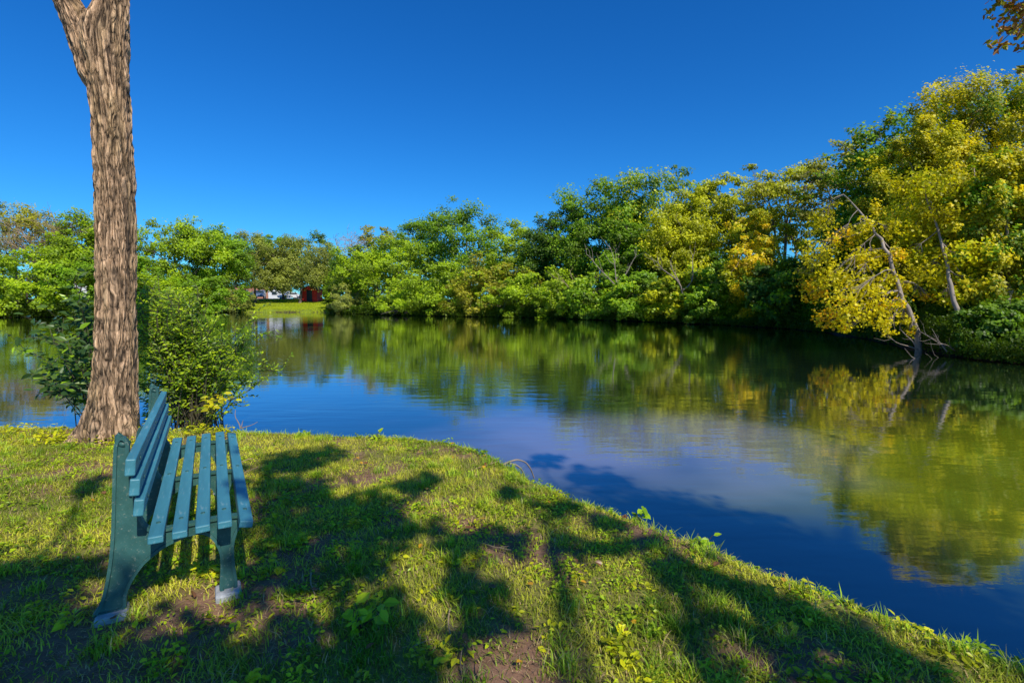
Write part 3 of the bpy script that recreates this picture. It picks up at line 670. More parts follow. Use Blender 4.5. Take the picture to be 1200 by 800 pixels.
def car(name, u, Yd, rz, paintm, label, kindc='hatch'):
    p = at(u, 351, Yd); z = gz(p[0], Yd)+.05
    r = empty(name, (p[0], Yd, z), rz, label=label, cat='car')
    if kindc == 'suv':
        prof = [(-2.2,.42),(-2.25,.85),(-2.1,1.05),(-1.95,1.65),(-1.6,1.74),(.35,1.72),(1.05,1.12),(2.05,1.0),(2.25,.8),(2.25,.42)]
        glz = [(-1.9,1.12),(-1.8,1.58),(.3,1.6),(.88,1.12)]
    else:
        prof = [(-2.15,.35),(-2.2,.8),(-2.0,.98),(-1.5,1.02),(-.95,1.42),(.2,1.44),(.95,1.0),(2.0,.85),(2.15,.65),(2.15,.35)]
        glz = [(-1.25,1.02),(-.88,1.34),(.15,1.35),(.72,1.02)]
    ax = ((0, 0, 0), (1, 0, 0), (0, 0, 1), (0, 1, 0))
    mb = MB(); mb.prism(prof, -.85, .85, ax); bevel(link('body', mb.mesh('body'), paintm, r), .08, 3)
    for s in (-1, 1):
        mb = MB(); mb.prism(glz, .853*s, .858*s, ax); link('side_window', mb.mesh('side_window'), M['glass'], r)
        mb = MB(); mb.box((2.2, s*.6, .72), (.12, .34, .16)); link('headlight', mb.mesh('headlight'), M['lamp'], r)
    i_ = 5 if kindc == 'suv' else 5
    A = np.array(prof[i_]); B = np.array(prof[i_+1]); dv = B-A; nrm = np.array([-dv[1], dv[0]]); nrm = nrm/np.linalg.norm(nrm)*(1 if nrm[1]*0+dv[0] > 0 else -1)
    a_ = A+dv*.1+nrm*.004; b_ = A+dv*.92+nrm*.004
    mb = MB(); mb.add(np.array([[a_[0], -.7, a_[1]], [a_[0], .7, a_[1]], [b_[0], .74, b_[1]], [b_[0], -.74, b_[1]]]), np.array([[0, 1, 2, 3]])); link('windscreen', mb.mesh('windscreen'), M['glass'], r)
    for sx in (-1.35, 1.38):
        for s in (-1, 1):
            th = np.linspace(0, 2*PI, 21)[:-1]; c = [(sx+.33*math.cos(t), .33+.33*math.sin(t)) for t in th]
            mb = MB(); mb.prism(c, s*.70, s*.89, ax); wh = link('wheel', mb.mesh('wheel'), M['rubber'], r)
            c = [(sx+.2*math.cos(t), .33+.2*math.sin(t)) for t in th]
            mb = MB(); mb.prism(c, s*.88, s*.897, ax); link('rim', mb.mesh('rim'), M['chrome'], wh)
    return r
car('parked_car', 305, 103, -PI/2+.35, M['carblue'], 'slate blue car parked in front of the orange brick building', 'suv')
car('parked_car', 340, 103, -PI/2-.75, M['carwhite'], 'white car parked behind the trees right of the white gabled building', 'hatch')
car('parked_car', 289, 104, -PI/2+.2, M['cardark'], 'dark car at the left end of the parking row', 'hatch')

def building(name, u, Yd, wid, dep, h, wallm, roofm, label, roof='flat', rise=1., wins=3, rz=0, door=True, cat='building'):
    p = at(u, 351, Yd); z = gz(p[0], Yd); r = empty(name, (p[0], Yd, z), rz, label=label, cat=cat)
    mb = MB(); mb.box((0, 0, h/2-.1), (wid, dep, h+.2)); link('wall', mb.mesh('wall'), wallm, r)
    ax = ((0, 0, 0), (1, 0, 0), (0, 0, 1), (0, 1, 0))
    mb = MB()
    if roof == 'flat': mb.box((0, 0, h+.13), (wid+.5, dep+.5, .25))
    else: mb.prism([(-wid/2-.3, h+.005), (wid/2+.3, h+.005), (0, h+rise)], -dep/2-.3, dep/2+.3, ax)
    link('roof', mb.mesh('roof'), roofm, r)
    if roof != 'flat' and roofm is not wallm:
        mb = MB(); mb.prism([(-wid/2+.05, h+.02), (wid/2-.05, h+.02), (0, h+rise-.18)], -dep/2-.32, -dep/2-.303, ax); link('gable', mb.mesh('gable'), wallm, r)
    for k in range(wins):
        x = (k+.5)/wins*wid-wid/2
        if door and k == wins//2:
            mb = MB(); mb.box((x, -dep/2-.02, 1.0), (.95, .06, 2.0)); link('door', mb.mesh('door'), M['glass'] if wallm is M['redwall'] else M['roofgrey'], r)
        else:
            mb = MB(); mb.box((x, -dep/2-.02, h*.55), (min(1.2, wid/wins*.5), .05, h*.36)); f = link('window', mb.mesh('window'), M['white'], r)
            mb = MB(); mb.box((x, -dep/2-.05, h*.55), (min(1.2, wid/wins*.5)-.16, .03, h*.36-.16)); link('pane', mb.mesh('pane'), M['glass'], f)
    return r
building('brick_building', 306, 122, 9, 6, 3.0, M['brick'], M['roofgrey'], 'low orange brick building seen between the far lawn trees', wins=5)
building('white_building', 328, 112, 2.6, 5, 2.4, M['white'], M['roofgrey'], 'narrow white gabled building beside the brick one', roof='gable', rise=1.0, wins=1, door=False)
building('red_shed', 366, 89, 2.6, 2.4, 1.9, M['redwall'], M['darkred'], 'small red shed with dark doorway at the right end of the far lawn', roof='gable', rise=.85, wins=1, cat='shed')
building('white_house', 104, 84, 6, 6, 5, M['white'], M['roofgrey'], 'white house wall glimpsed through leaves left of the foreground trunk', roof='gable', rise=2, wins=2, door=False, cat='house')

# far lawn turf
n = 60000
lx = rng.uniform(-47, -20, n); ly = rng.uniform(62, 97.4, n); s = shore(lx, ly); k = s > .15; lx, ly = lx[k], ly[k]
C_ = np.column_stack([lx, ly, ground(lx, ly)+.04]); t = rng.random(len(lx))*.6+.4*fbm(lx*.4, ly*.4, seed=5)
V, F, c = leaves(C_, unit(len(lx))*.6+np.array([0, -.5, .6]), .16, palcol('lime', t)*np.array([.62, .72, .9]))
tag(link('lawn_grass', npmesh('lawn_grass', V, F, c), M['grass']), 'bright mown grass sloping to the water on the far side', 'grass', kind='stuff')

# ------------------------------------------------------------------ the foreground tree
TY = 5.95
prof = [  # v, left u, right u
 (512, 84, 168), (500, 88, 167), (485, 94, 165), (465, 99, 163), (440, 102.5, 162), (400, 106, 161.5), (350, 108.5, 161), (300, 110, 160.5), (250, 110, 160), (200, 109, 159), (150, 107, 157.5), (110, 103, 156), (80, 97.5, 155), (55, 91, 154.5), (35, 90, 154), (20, 101, 153.5), (0, 108, 153), (-60, 111, 152), (-140, 108, 150), (-260, 112, 150)]
base = onz(126, 513, 0.0)
TY = base[1]
root = empty('foreground_tree', base, label='thick furrowed tree trunk beside the bench, forking at the top of the photo', cat='tree')
def barktube(cx, cy, cz, rad, nth, seed, flare=None, amp=.024):
    """rings given on a vertical path; returns V,F,col with carved ridges"""
    m = len(cz); th = np.linspace(0, 2*PI, nth, endpoint=False)
    TH_, ZZ = np.meshgrid(th, cz)
    ct, st = np.cos(TH_), np.sin(TH_)
    k = 7.5
    warp = fbm(ct*2+9, st*2+9, ZZ*1.6, o=3, seed=seed+3)-.5
    a2 = TH_+warp*.8
    c2, s2 = np.cos(a2), np.sin(a2)
    n1 = vnoise(c2*k+20, s2*k+20, ZZ*3.6, seed=seed); n2 = vnoise(c2*k*2.1+20, s2*k*2.1+20, ZZ*9.5, seed=seed+1)
    rid = 1-np.abs(2*n1-1); rid = rid**1.6; rid2 = 1-np.abs(2*n2-1)
    fur = 1-(.55*rid+.50*rid2**1.6)
    plates = vnoise(c2*9+4, s2*9+4, ZZ*14, seed=seed+5)
    h = amp*(1.6*fur-.8)+amp*.35*(plates-.5)
    R_ = rad[:, None]+h
    if flare is not None: R_ = R_*flare(TH_, ZZ)
    V = np.stack([cx[:, None]+R_*ct, cy[:, None]+R_*st, ZZ], -1).reshape(-1, 3)
    i = np.arange(m-1)[:, None]*nth; j = np.arange(nth)[None]; kk = (j+1) % nth
    F = np.stack([i+j, i+kk, i+nth+kk, i+nth+j], -1).reshape(-1, 4)
    f = np.clip(fur*1.15-.1+.25*(plates-.5), 0, 1)[..., None]
    big = fbm(ct*1.5+3, st*1.5+3, ZZ*.9, o=3, seed=seed+9)[..., None]
    dark = np.array([.10, .068, .045]); lite = np.array([.95, .62, .38]); och = np.array([.52, .37, .14])
    col = dark+(lite*(1-.35*sstep(.45, .62, big))+och*.35*sstep(.45, .62, big)-dark)*f**.85
    col = col*(.72+.28*sstep(2.2, -.1, ZZ)[..., None]) if False else col
    return V, F, col.reshape(-1, 3)
pv = np.array([p[0] for p in prof]); pl = np.array([at(p[1], p[0], TY)[0] for p in prof]); pr = np.array([at(p[2], p[0], TY)[0] for p in prof]); pz = np.array([at(125, p[0], TY)[2] for p in prof])
cz = np.linspace(-.25, pz[-1], 760)
al, ar = np.arctan(pl/TY), np.arctan(pr/TY); am = (al+ar)/2
ccx = np.interp(cz, pz, TY*np.tan(am))-base[0]; rad = np.interp(cz, pz, TY/np.cos(am)*np.sin((ar-al)/2))-.012
ker = np.ones(15)/15
ccx = np.convolve(np.pad(ccx, 7, 'edge'), ker, 'valid'); rad = np.convolve(np.pad(rad, 7, 'edge'), ker, 'valid')
def flare(th, z):
    w = np.exp(-np.maximum(z, 0)/.16)
    return 1+w*.34*(np.cos(th*5+.6)*.6+np.cos(th*3+2)*.4)+.03*np.cos(2*th+z*2)+.02*np.cos(3*th-z*3)
V1, F1, C1 = barktube(ccx, 0.02*np.sin(cz*1.3), cz, rad, 260, 40, flare)
V1[:, 2] -= 0
tk = link('trunk', npmesh('trunk', V1, F1, C1, True), M['bark_near'], root)
# left limb of the fork
zl = np.linspace(at(100, 125, TY)[2], at(-60, -330, TY)[2], 360)
lx_t = [(125, 131, 34), (92, 119, 52), (45, 104, 46), (20, 92, 38), (0, 82, 33), (-60, 60, 29), (-140, 32, 26), (-330, -40, 16)]
lz = np.array([at(100, q[0], TY)[2] for q in lx_t]); lxx = np.array([at(q[1], q[0], TY)[0] for q in lx_t]); lr = np.array([q[2]/2/600*TY for q in lx_t])
cx2 = np.interp(zl, lz, lxx)-base[0]-.012; cx2 = np.convolve(np.pad(cx2, 10, 'edge'), np.ones(21)/21, 'valid'); r2 = np.interp(zl, lz, lr)*.78
V2, F2, C2 = barktube(cx2, .02-.10*sstep(zl[0], zl[-1], zl)*3, zl, r2, 160, 77, None, .02)
link('limb', npmesh('limb', V2, F2, C2, True), M['bark_near'], root)
# knot + stubs on trunk
# crown above the frame
tops = [(np.array([ccx[-1], 0, pz[-1]]), .16), (np.array([cx2[-1], -.3, zl[-1]]), .08)]
mb = MB(); cc = []
for k in range(26):
    a = rng.random()*2*PI; rr_ = 1.0+2.6*math.sqrt(rng.random()); cc.append([ccx[-1]+math.cos(a)*rr_, math.sin(a)*rr_, 7.8+rng.random()*4])
cc = np.array(cc)
for k, c in enumerate(cc):
    s, r0 = tops[k % 2]; mb.tube(curve(s-np.array([0, 0, .3]), c, .12, 8, .05), np.linspace(r0*.7, .015, 8), 6)
link('limbs', mb.mesh('limbs', True), M['wood_far'], root)
Cs, Ns, Ts = [], [], []
for c in cc:
    n = 620; sub = unit(50)*(.3+.7*rng.random(50))[:, None]; loc = (sub[rng.integers(50, size=n)]+rng.normal(size=(n, 3))*.13)*np.array([1.1, 1.1, .6])
    Cs.append(c+loc); Ns.append(unit(n)+np.array([0, 0, .6])); Ts.append(rng.random(n))
V, F, c = leaves(np.concatenate(Cs), np.concatenate(Ns), .11, palcol('green', np.concatenate(Ts)), 'leaf')
link('crown', npmesh('crown', V, F, c), M['leaf_near'], root)

# ------------------------------------------------------------------ overhanging tree behind the camera: casts the dappled shade
ob = np.array([4.3, -6.2, 0.0]); ob[2] = gz(ob[0], ob[1])
root = empty('overhanging_tree', ob, label='tree behind the viewer whose outer leaves hang into the top right corner', cat='tree')
spots = []   # (u, v on the ground, ground radius, height)
def sp(u, v, r, h, z=0.0): spots.append((u, v, r, h, z))
for q in [(330,545,.30,6.0),(365,535,.26,6.2),(322,570,.26,5.8),(350,585,.36,5.6),(322,612,.26,5.8),(385,610,.30,5.4),(440,600,.24,5.6),(475,572,.20,5.8),(500,560,.15,6),
          (345,650,.30,5.3),(420,645,.28,5.2),(470,625,.22,5.2),(312,680,.20,5.0),(530,640,.17,5.3),(570,630,.16,5.3),(610,632,.14,5.4),
          (565,700,.14,4.9),(580,735,.13,4.8),(540,680,.14,4.9),(440,720,.20,4.8),(480,775,.20,4.6),(400,790,.22,4.6),(350,740,.16,4.8),(300,790,.22,4.5),
          (40,690,.28,4.9),(100,740,.25,4.9),(20,760,.25,4.8),(180,770,.25,4.7),(240,740,.16,4.8),(90,675,.18,5.0),(100,795,.24,4.6),(-60,700,.4,5),(-60,780,.4,4.8),(220,795,.2,4.6),
          (600,580,.13,5.9),(650,596,.15,5.9),(700,615,.16,5.8),(745,640,.16,5.6),(690,640,.14,5.6),(800,662,.17,5.4),(850,690,.17,5.2),(900,712,.18,5.0),(960,735,.18,4.9),(1010,762,.17,4.8),(1070,785,.16,4.7),(930,770,.14,4.7),(850,730,.12,4.9),(790,690,.10,5.0),(1000,800,.15,4.6),
          (95,575,.15,6.0),(120,560,.12,6.0)]: sp(*q)
for q in [(760,600,.5,6.2),(850,625,.6,6.0),(930,650,.55,5.9),(1010,680,.5,5.6),(700,560,.3,6.4),(1080,700,.5,5.5),(640,540,.25,6.5),(1150,750,.5,5.2)]: sp(*q, WZ)
cc = []; rr = []
for u, v, r, h, z in spots:
    gpt = onz(u, v, z); c = gpt+SUN*((h-z)/SUN[2]); cc.append(c); rr.append(r*.80)
# upper trunk of the foreground tree gets a little dapple as well
for (v, dx, h) in []:
    p_ = at(130, v, TY)+np.array([dx, -.25, 0]); cc.append(p_+SUN*3.4/SUN[2]); rr.append(.13)
# leaves hanging into the corner
corner = [(1190,10,6.0,.16),(1186,38,6.0,.13),(1208,22,6.1,.2),(1198,82,6.0,.07),(1170,52,5.9,.08),(1215,52,6.1,.15),(1180,-12,6,.13),(1240,-10,6,.35),(1200,-45,6,.3)]
nc0 = len(cc)
for u, v, Yd, r in corner: cc.append(at(u, v, Yd)); rr.append(r)
cc = np.array(cc); rr = np.array(rr)
mb = MB()
tp = curve(ob-ob, (-.3, .6, 6.5), .04, 12); tp[0, 2] -= .3; mb.tube(tp, np.linspace(.3, .13, 12)*np.array([1.4]+[1]*11), 12)
# hierarchical limbs: cluster clumps
def kmeans(X_, k, it=12):
    c = X_[rng.permutation(len(X_))[:k]].copy()
    for _ in range(it):
        lab = ((X_[:, None]-c[None])**2).sum(-1).argmin(1)
        for i_ in range(k):
            if (lab == i_).any(): c[i_] = X_[lab == i_].mean(0)
    return c, lab
rel = cc-ob
kc, lab = kmeans(rel[:nc0], 12)
for i_ in range(12):
    if not (lab == i_).any(): continue
    s = tp[rng.integers(7, 12)]; lim = curve(s, kc[i_]+np.array([0, -.2, .25]), .06, 9, .05); mb.tube(lim, np.linspace(.045, .018, 9), 7)
    for q in np.where(lab == i_)[0]:
        mb.tube(curve(lim[6 if rng.random() < .5 else 7], rel[q], .12, 5, .03), [.03, .025, .02, .014, .008], 5)
s = tp[9]; hi = np.array([6.6, 6.2, 6.4])-ob; lim = np.concatenate([curve(s, np.array([9.5, -.5, 8.2])-ob, .05, 7, .05)[:-1], curve(np.array([9.5, -.5, 8.2])-ob, hi, .05, 6, .03)]); mb.tube(lim, np.linspace(.05, .009, 12), 7)
for q in range(nc0, len(rel)): mb.tube(curve(lim[10 if q % 2 else 11], rel[q], .12, 6), np.linspace(.022, .004, 6), 5)
link('trunk', mb.mesh('trunk', True), M['wood_far'], root)
Cs, Ns, Ts, Cl = [], [], [], []
for q in range(len(rel)):
    r = rr[q]; n = int(1100*r*r/.04*.30)+20
    ns = max(6, n//9); sub = unit(ns)*(.15+1.25*rng.random(ns))[:, None]
    loc = (sub[rng.integers(ns, size=n)]+rng.normal(size=(n, 3))*.14)*np.array([1, 1, .7])
    if q >= nc0: n = int(n*.55); loc = loc[:n]
    Cs.append(rel[q]+loc*r*1.12); Ns.append(unit(n)+np.array([0, 0, .5]))
    t = rng.random(n)
    col = palcol('olive', t) if q < nc0 else np.where((rng.random(n) < .55)[:, None], np.array([.30, .13, .03]), palcol('olive', t*.7))
    Cl.append(col)
Vc = np.concatenate(Cs)
szz = np.concatenate([np.full(len(a_), .10 if q_ < nc0 else .065) for q_, a_ in enumerate(Cs)])
V, F, c = leaves(Vc, np.concatenate(Ns), szz*(.7+.6*rng.random(len(Vc))), np.concatenate(Cl), 'leaf', .8)
link('crown', npmesh('crown', V, F, c), M['leaf_near'], root)

# ------------------------------------------------------------------ near shrubs by the trunk
def shrub(name, basep, targets, label, lsize, pal, pal2, mix2, per=46, sub=5, aspect=.55, arch=.18, spread=.25, mass=None, yellow=0):
    b0 = np.array([basep[0], basep[1], gz(basep[0], basep[1])])
    if b0[2] < WZ: b0[2] = WZ-.03
    root = empty(name, b0, label=label, cat='shrub'); mb = MB(); C_, N_, D_, T_ = [], [], [], []
    for tg in targets:
        e = np.array(tg)-b0; s = np.array([rng.normal()*.12, rng.normal()*.12, 0])
        c = curve(s, e, .07, 14, arch); L_ = np.linalg.norm(e); mb.tube(c, np.linspace(.007, .0025, 14), 5)
        tw = [c[5:]]
        for k in range(sub):
            i0 = rng.integers(4, 13); d = (c[min(i0+1, 13)]-c[i0-1]); d /= np.linalg.norm(d); d = d+unit(1)[0]*.75; d /= np.linalg.norm(d)
            c2 = curve(c[i0], c[i0]+d*(.16+.3*rng.random())*min(1, L_), .15, 8); mb.tube(c2, np.linspace(.005, .0018, 8), 4); tw.append(c2[1:])
        for w_ in tw:
            m_ = max(6, int(per*np.linalg.norm(np.diff(w_, axis=0), axis=1).sum()))
            tt = np.linspace(0, len(w_)-1.001, m_); i0 = tt.astype(int); fr_ = (tt-i0)[:, None]
            pos = w_[i0]*(1-fr_)+w_[i0+1]*fr_; d = w_[i0+1]-w_[i0]; d /= np.linalg.norm(d, axis=1)[:, None]
            side = np.cross(d, np.array([0, 0, 1])); side /= np.linalg.norm(side, axis=1)[:, None]+1e-6
            sg = np.where(np.arange(m_) % 2, 1, -1)[:, None]
            out = d*.55+side*sg+rng.normal(size=(m_, 3))*.25
            out /= np.linalg.norm(out, axis=1)[:, None]
            C_.append(pos+out*lsize*.42); D_.append(out); N_.append(np.array([0, -.15, .6])+SUN*.3+unit(m_)*.6); T_.append(.2+.5*rng.random()+.25*rng.normal(size=m_))
    C_ = np.concatenate(C_); t = np.concatenate(T_)
    col = np.where((rng.random(len(t)) < mix2)[:, None], palcol(pal2, t), palcol(pal, t))
    V, F, c = leaves(C_, np.concatenate(N_), lsize*(.65+.6*rng.random(len(t))), col, 'leaf', aspect, np.concatenate(D_))
    link('leaves', npmesh('leaves', V, F, c), M['leaf_near'], root); link('stems', mb.mesh('stems'), M['stem'], root); return root
tg = []
for k in range(120):
    u = rng.uniform(160, 268); v = rng.uniform(356, 492)
    if u > 215 and v > 470-(u-215)*.2: continue
    if u > 225 and v < 375+(u-225)*.6: v = 380+(u-225)*.7+rng.random()*30
    tg.append(at(u, v, rng.uniform(6.6, 7.9)))
for k in range(60): tg.append(at(rng.uniform(158, 232), rng.uniform(338, 400), rng.uniform(6.8, 7.9)))
for u, v in [(322,431),(314,428),(300,448),(318,390),(308,395),(300,372),(290,440),(275,470),(285,405),(270,392),(262,360),(295,415),(280,455),(255,480),(240,492)]: tg.append(at(u, v, 6.9))
bs = onz(195, 505, -.15)
shrub('leafy_shrub', (bs[0]+.1, 7.0), tg, 'bright leafy shrub with long arching twigs over the water right of the trunk', .058, 'bright', 'deep', .45, per=46, sub=6)
tg = []
for u, v in [(38,412),(52,395),(62,380),(75,372),(95,360),(88,352),(100,375),(58,430),(45,440),(62,460),(75,462),(85,445),(92,420),(80,400),(98,455),(100,400),(70,415),(105,350)]: tg.append(at(u, v, rng.uniform(6.3, 7.1)))
shrub('dark_shrub', (at(118, 500, 6.8)[0], 6.8), tg, 'dark broad leaved shrub poking out left of the trunk',   .13, 'dark', 'green', .10, per=20, sub=4, aspect=.62)
# low weeds at the foot of trunk and yellow leaved sprig
shrub('yellow_sprig', (at(225, 500, 6.5)[0], 6.5), [at(268, 466, 6.3), at(258, 470, 6.35), at(262, 462, 6.4), at(250, 474, 6.3)], 'sprig of yellow leaves over the water right of the shrub', .09, 'sycam', 'lime', .3, per=12, sub=1, aspect=.7)
TW = [(at(282, 502, 6.3), [(276, 480), (285, 492), (302, 494)], 'bare pale twig sticking out of the water behind the bench')]
for b, ends, lb in TW:
    mb = MB()
    for e in ends: mb.tube(curve(np.zeros(3), at(*e, 6.3)-b, .12, 6), np.linspace(.008, .003, 6), 5)
    o = link('bare_twig', mb.mesh('bare_twig'), M['deadwood']); o.location = [float(x) for x in b]; tag(o, lb, 'twig')
mb = MB(); b = at(597, 548, 4.9)
for pts in [[(586,546),(596,541),(606,538),(616,541),(622,549),(626,560)], [(596,543),(604,544),(611,549),(615,558)]]:
    P_ = np.array([at(u, v, 4.75+.08*i_)-b for i_, (u, v) in enumerate(pts)])
    t_ = np.linspace(0, len(pts)-1, 18); P2 = np.stack([np.interp(t_, range(len(pts)), P_[:, k]) for k in range(3)], 1); P2[1:-1] = (P2[:-2]+2*P2[1:-1]+P2[2:])/4
    mb.tube(P2, np.linspace(.011, .006, 18), 6)
o = link('arched_dead_stem', mb.mesh('arched_dead_stem', True), M['deadwood']); o.location = [float(x) for x in b]; tag(o, 'pale arched dead stems bending over the water at the bank edge', 'dead stem')

# ------------------------------------------------------------------ the bench
Lx = np.array([-.507, .862, 0]); Dx = np.array([.862, .507, 0]); Zx = np.array([0, 0, 1.])
bo = onz(270, 700, 0.0) + Lx*0   # near front foot
rz = math.radians(30.5)
# local axes: x = depth (towards the pond side, front of seat), y = along the bench, z up. origin = near front foot
broot = empty('park_bench', bo, rz, label='weathered blue green slatted park bench facing right beside the trunk', cat='bench')
AX = ((0, 0, 0), (1, 0, 0), (0, 0, 1), (0, 1, 0))
y0, y1 = -.14, 1.82
_th = np.linspace(0, 2*PI, 13)[:-1]; _mb = MB(); _mb.prism(np.column_stack([np.cos(_th), np.sin(_th)])*.010, -.002, .0035, ((0, 0, 0), (1, 0, 0), (0, 1, 0), (0, 0, 1)))
BOLT = _mb.mesh('bolt'); BOLT.materials.append(M['casting'])
def slat(name, x, z, w, th, ang):
    mb = MB(); ca, sa = math.cos(ang), math.sin(ang)
    R_ = np.array([[ca, 0, -sa], [0, 1, 0], [sa, 0, ca]])
    mb.box((0, (y1-y0)/2, 0), (w, y1-y0, th), R_)
    o = link(name, mb.mesh(name), M['slat'], broot); o.location = (x, y0+rng.normal()*.004, z); o.rotation_euler = (0, 0, rng.normal()*.0015)
    bevel(o, .006, 2)
    for yb in (.17, .98, 1.80):
        bl = link('bolt', BOLT, None, o); bl.location = (-sa*(th/2)*1.0, yb, ca*(th/2)); bl.rotation_euler = (0, -ang, 0)
    return o
# seat: five slats, dipping at the back, rolled at the front
seat = [(-.290, .442, -.02), (-.196, .444, .0), (-.103, .448, .02), (-.010, .449, .0), (.082, .430, -.22)]
for x, z, a_ in seat: slat('seat_slat', x, z, .062, .036, a_)
for x, z, a_ in [(-.345, .605, 1.45), (-.356, .700, 1.46), (-.367, .795, 1.47)]: slat('back_slat', x, z, .078, .040, a_-PI)
def frame(yc, parent, th=.042, low=False):
    # cast support: web plate with flanged rim, drawn in the x-z plane
    fr_ = empty('x', (0, 0, 0)) if False else None
    web = [(-.556,.072),(-.432,.072),(-.444,.12),(-.415,.20),(-.36,.28),(-.27,.345),(-.16,.378),(-.09,.37),(-.055,.32),(-.030,.25),(-.030,.16),(-.044,.03),(.034,.03),(.022,.14),(.018,.26),(.035,.34),(.075,.39),(.095,.412),
           (.04,.423),(-.06,.428),(-.2,.423),(-.315,.421),(-.345,.45),(-.368,.52),(-.378,.62),(-.390,.74),(-.396,.82),(-.388,.86),(-.392,.895),(-.412,.912),(-.432,.895),(-.438,.83),(-.448,.70),(-.458,.55),(-.468,.42),(-.482,.31),(-.505,.19),(-.532,.10)]
    if low: web = [(a, b if b < .5 else .5+(b-.5)*.68) for a, b in web]
    mb = MB(); mb.prism(web, yc-.008, yc+.008, AX); w_ = link('support', mb.mesh('support'), M['casting'], parent)
    bevel(w_, .003, 1)
    # rim flange follows the outline
    p = np.array(web+[web[0]]); mb = MB()
    # resample
    seg = np.linalg.norm(np.diff(p, axis=0), axis=1); cs = np.concatenate([[0], np.cumsum(seg)]); tt = np.linspace(0, cs[-1], 150)
    q = np.stack([np.interp(tt, cs, p[:, 0]), np.interp(tt, cs, p[:, 1])], 1)
    for _ in range(2): q[1:-1] = (q[:-2]+2*q[1:-1]+q[2:])/4
    tn_ = np.gradient(q, axis=0); tn_ /= np.linalg.norm(tn_, axis=1)[:, None]+1e-9; nr = np.stack([-tn_[:, 1], tn_[:, 0]], 1)
    hw = th/2; tk_ = .007
    ring = []
    for sx, sy in ((-1, -1), (-1, 1), (1, 1), (1, -1)):
        ring.append(np.column_stack([q[:, 0]+nr[:, 0]*tk_*sx, np.full(len(q), yc+hw*sy), q[:, 1]+nr[:, 1]*tk_*sx]))
    V = np.stack(ring, 1).reshape(-1, 3); m_ = len(q)
    i = np.arange(m_-1)[:, None]*4; j = np.arange(4)[None]; kk = (j+1) % 4
    mb.add(V, np.stack([i+j, i+kk, i+4+kk, i+4+j], -1).reshape(-1, 4))
    rim = link('rim', mb.mesh('rim'), M['casting'], w_)
    # curled scroll on top
    t = np.linspace(0, 3.9, 26); sc = np.column_stack([-.400+(.032-.006*t)*np.cos(t+2.0), np.full(26, yc), .885+(.034-.006*t)*np.sin(t+2.0)])
    mb = MB(); mb.tube(sc, np.full(26, .015), 8)
    if not low: link('scroll', mb.mesh('scroll', True), M['casting'], w_)
    mb = MB(); mb.tube(curve((-.37, yc, .24), (-.02, yc, .20), .0, 9, .30), np.full(9, .011), 6); link('brace', mb.mesh('brace', True), M['casting'], w_) if False else None
    # curved brace under the seat
    br = np.array([(-.47,.25),(-.38,.305),(-.26,.33),(-.12,.33),(-.03,.26),(.0,.16)])
    for xz, (sx, sz) in (((-.008, .012), (.12, .06)), ((-.490, .052), (.125, .045))):
        mb = MB(); mb.box((xz[0], yc, xz[1]), (sx, .13, sz)); o = link('foot', mb.mesh('foot'), M['concrete'], parent); bevel(o, .012, 2)
for yc in (.03, .84, 1.66): frame(yc, broot, low=yc == .84)
# ------------------------------------------------------------------ grass
def blades(n, xr, yr, hmin, hmax, wd, dens, col, smin=.12, smax=99, lean=.5, clumpf=0):
    x = rng.uniform(*xr, n); y = rng.uniform(*yr, n)
    if clumpf:
        k = rng.integers(0, clumpf, n); cxx = rng.uniform(*xr, clumpf); cyy = rng.uniform(*yr, clumpf); x = cxx[k]+rng.normal(size=n)*.03; y = cyy[k]+rng.normal(size=n)*.03
    s = shore(x, y); keep = (s > smin) & (s < smax)
    # keep the wedge the photo could see, with a margin
    keep &= (np.abs(x) < y*1.15+1.2)
    keep &= rng.random(n) < dens(x, y, s)
    x, y, s = x[keep], y[keep], s[keep]; n = len(x); z = ground(x, y, s)
    h = rng.uniform(hmin, hmax, n)*(.6+.8*vnoise(x*3, y*3, seed=50)); a = rng.random(n)*2*PI; d = np.stack([np.cos(a), np.sin(a)], 1); l = lean*(.3+rng.random(n))*h
    w_ = wd*(.6+.8*rng.random(n)); sd = np.stack([-d[:, 1], d[:, 0]], 1)
    b = np.stack([x, y, z-.004], 1)
    def pt(f, hh, side):
        return np.column_stack([b[:, 0]+d[:, 0]*l*f+sd[:, 0]*w_*side, b[:, 1]+d[:, 1]*l*f+sd[:, 1]*w_*side, b[:, 2]+h*hh])
    V = np.stack([pt(0, 0, -.5), pt(0, 0, .5), pt(.35, .6, .4), pt(.35, .6, -.4), pt(1.1, .95, 0)], 1).reshape(-1, 3)
    i = np.arange(n)[:, None]*5
    F4 = i+np.array([[0, 1, 2, 3]]); F3 = i+np.array([[3, 2, 4]])
    c = np.repeat(col(x, y, n), 5, 0)
    return V, F4, F3, c
def gden(x, y, s):
    bare = sstep(.52, .66, fbm(x*1.6, y*1.6, seed=21)); f = fbm(x*6, y*6, seed=61)
    return np.clip((1-.70*bare)*np.clip(.9+(f-.5)*3.2, .2, 1.2), 0, 1)*np.clip(1.15-.03*y, .5, 1)
def gcol(x, y, n):
    m_ = fbm(x*1.3+4, y*1.3, seed=70); f = np.clip(.5+(m_-.5)*2.4+(fbm(x*5, y*5, seed=71)-.5)*1.6+rng.normal(size=n)*.2, 0, 1)[:, None]
    a_ = np.array([.21, .28, .020]); b_ = np.array([.64, .62, .06]); c = a_*(1-f)+b_*f
    dry = rng.random(n) < .10+.18*sstep(.5, .7, fbm(x*1.6, y*1.6, seed=21)); c[dry] = np.array([.52, .38, .18])*(.6+.6*rng.random((dry.sum(), 1)))
    return c*(.75+.5*rng.random((n, 1)))
parts = [blades(620000, (-9, 4.6), (.9, 7.2), .016, .042, .0048, gden, gcol, lean=1.1)]
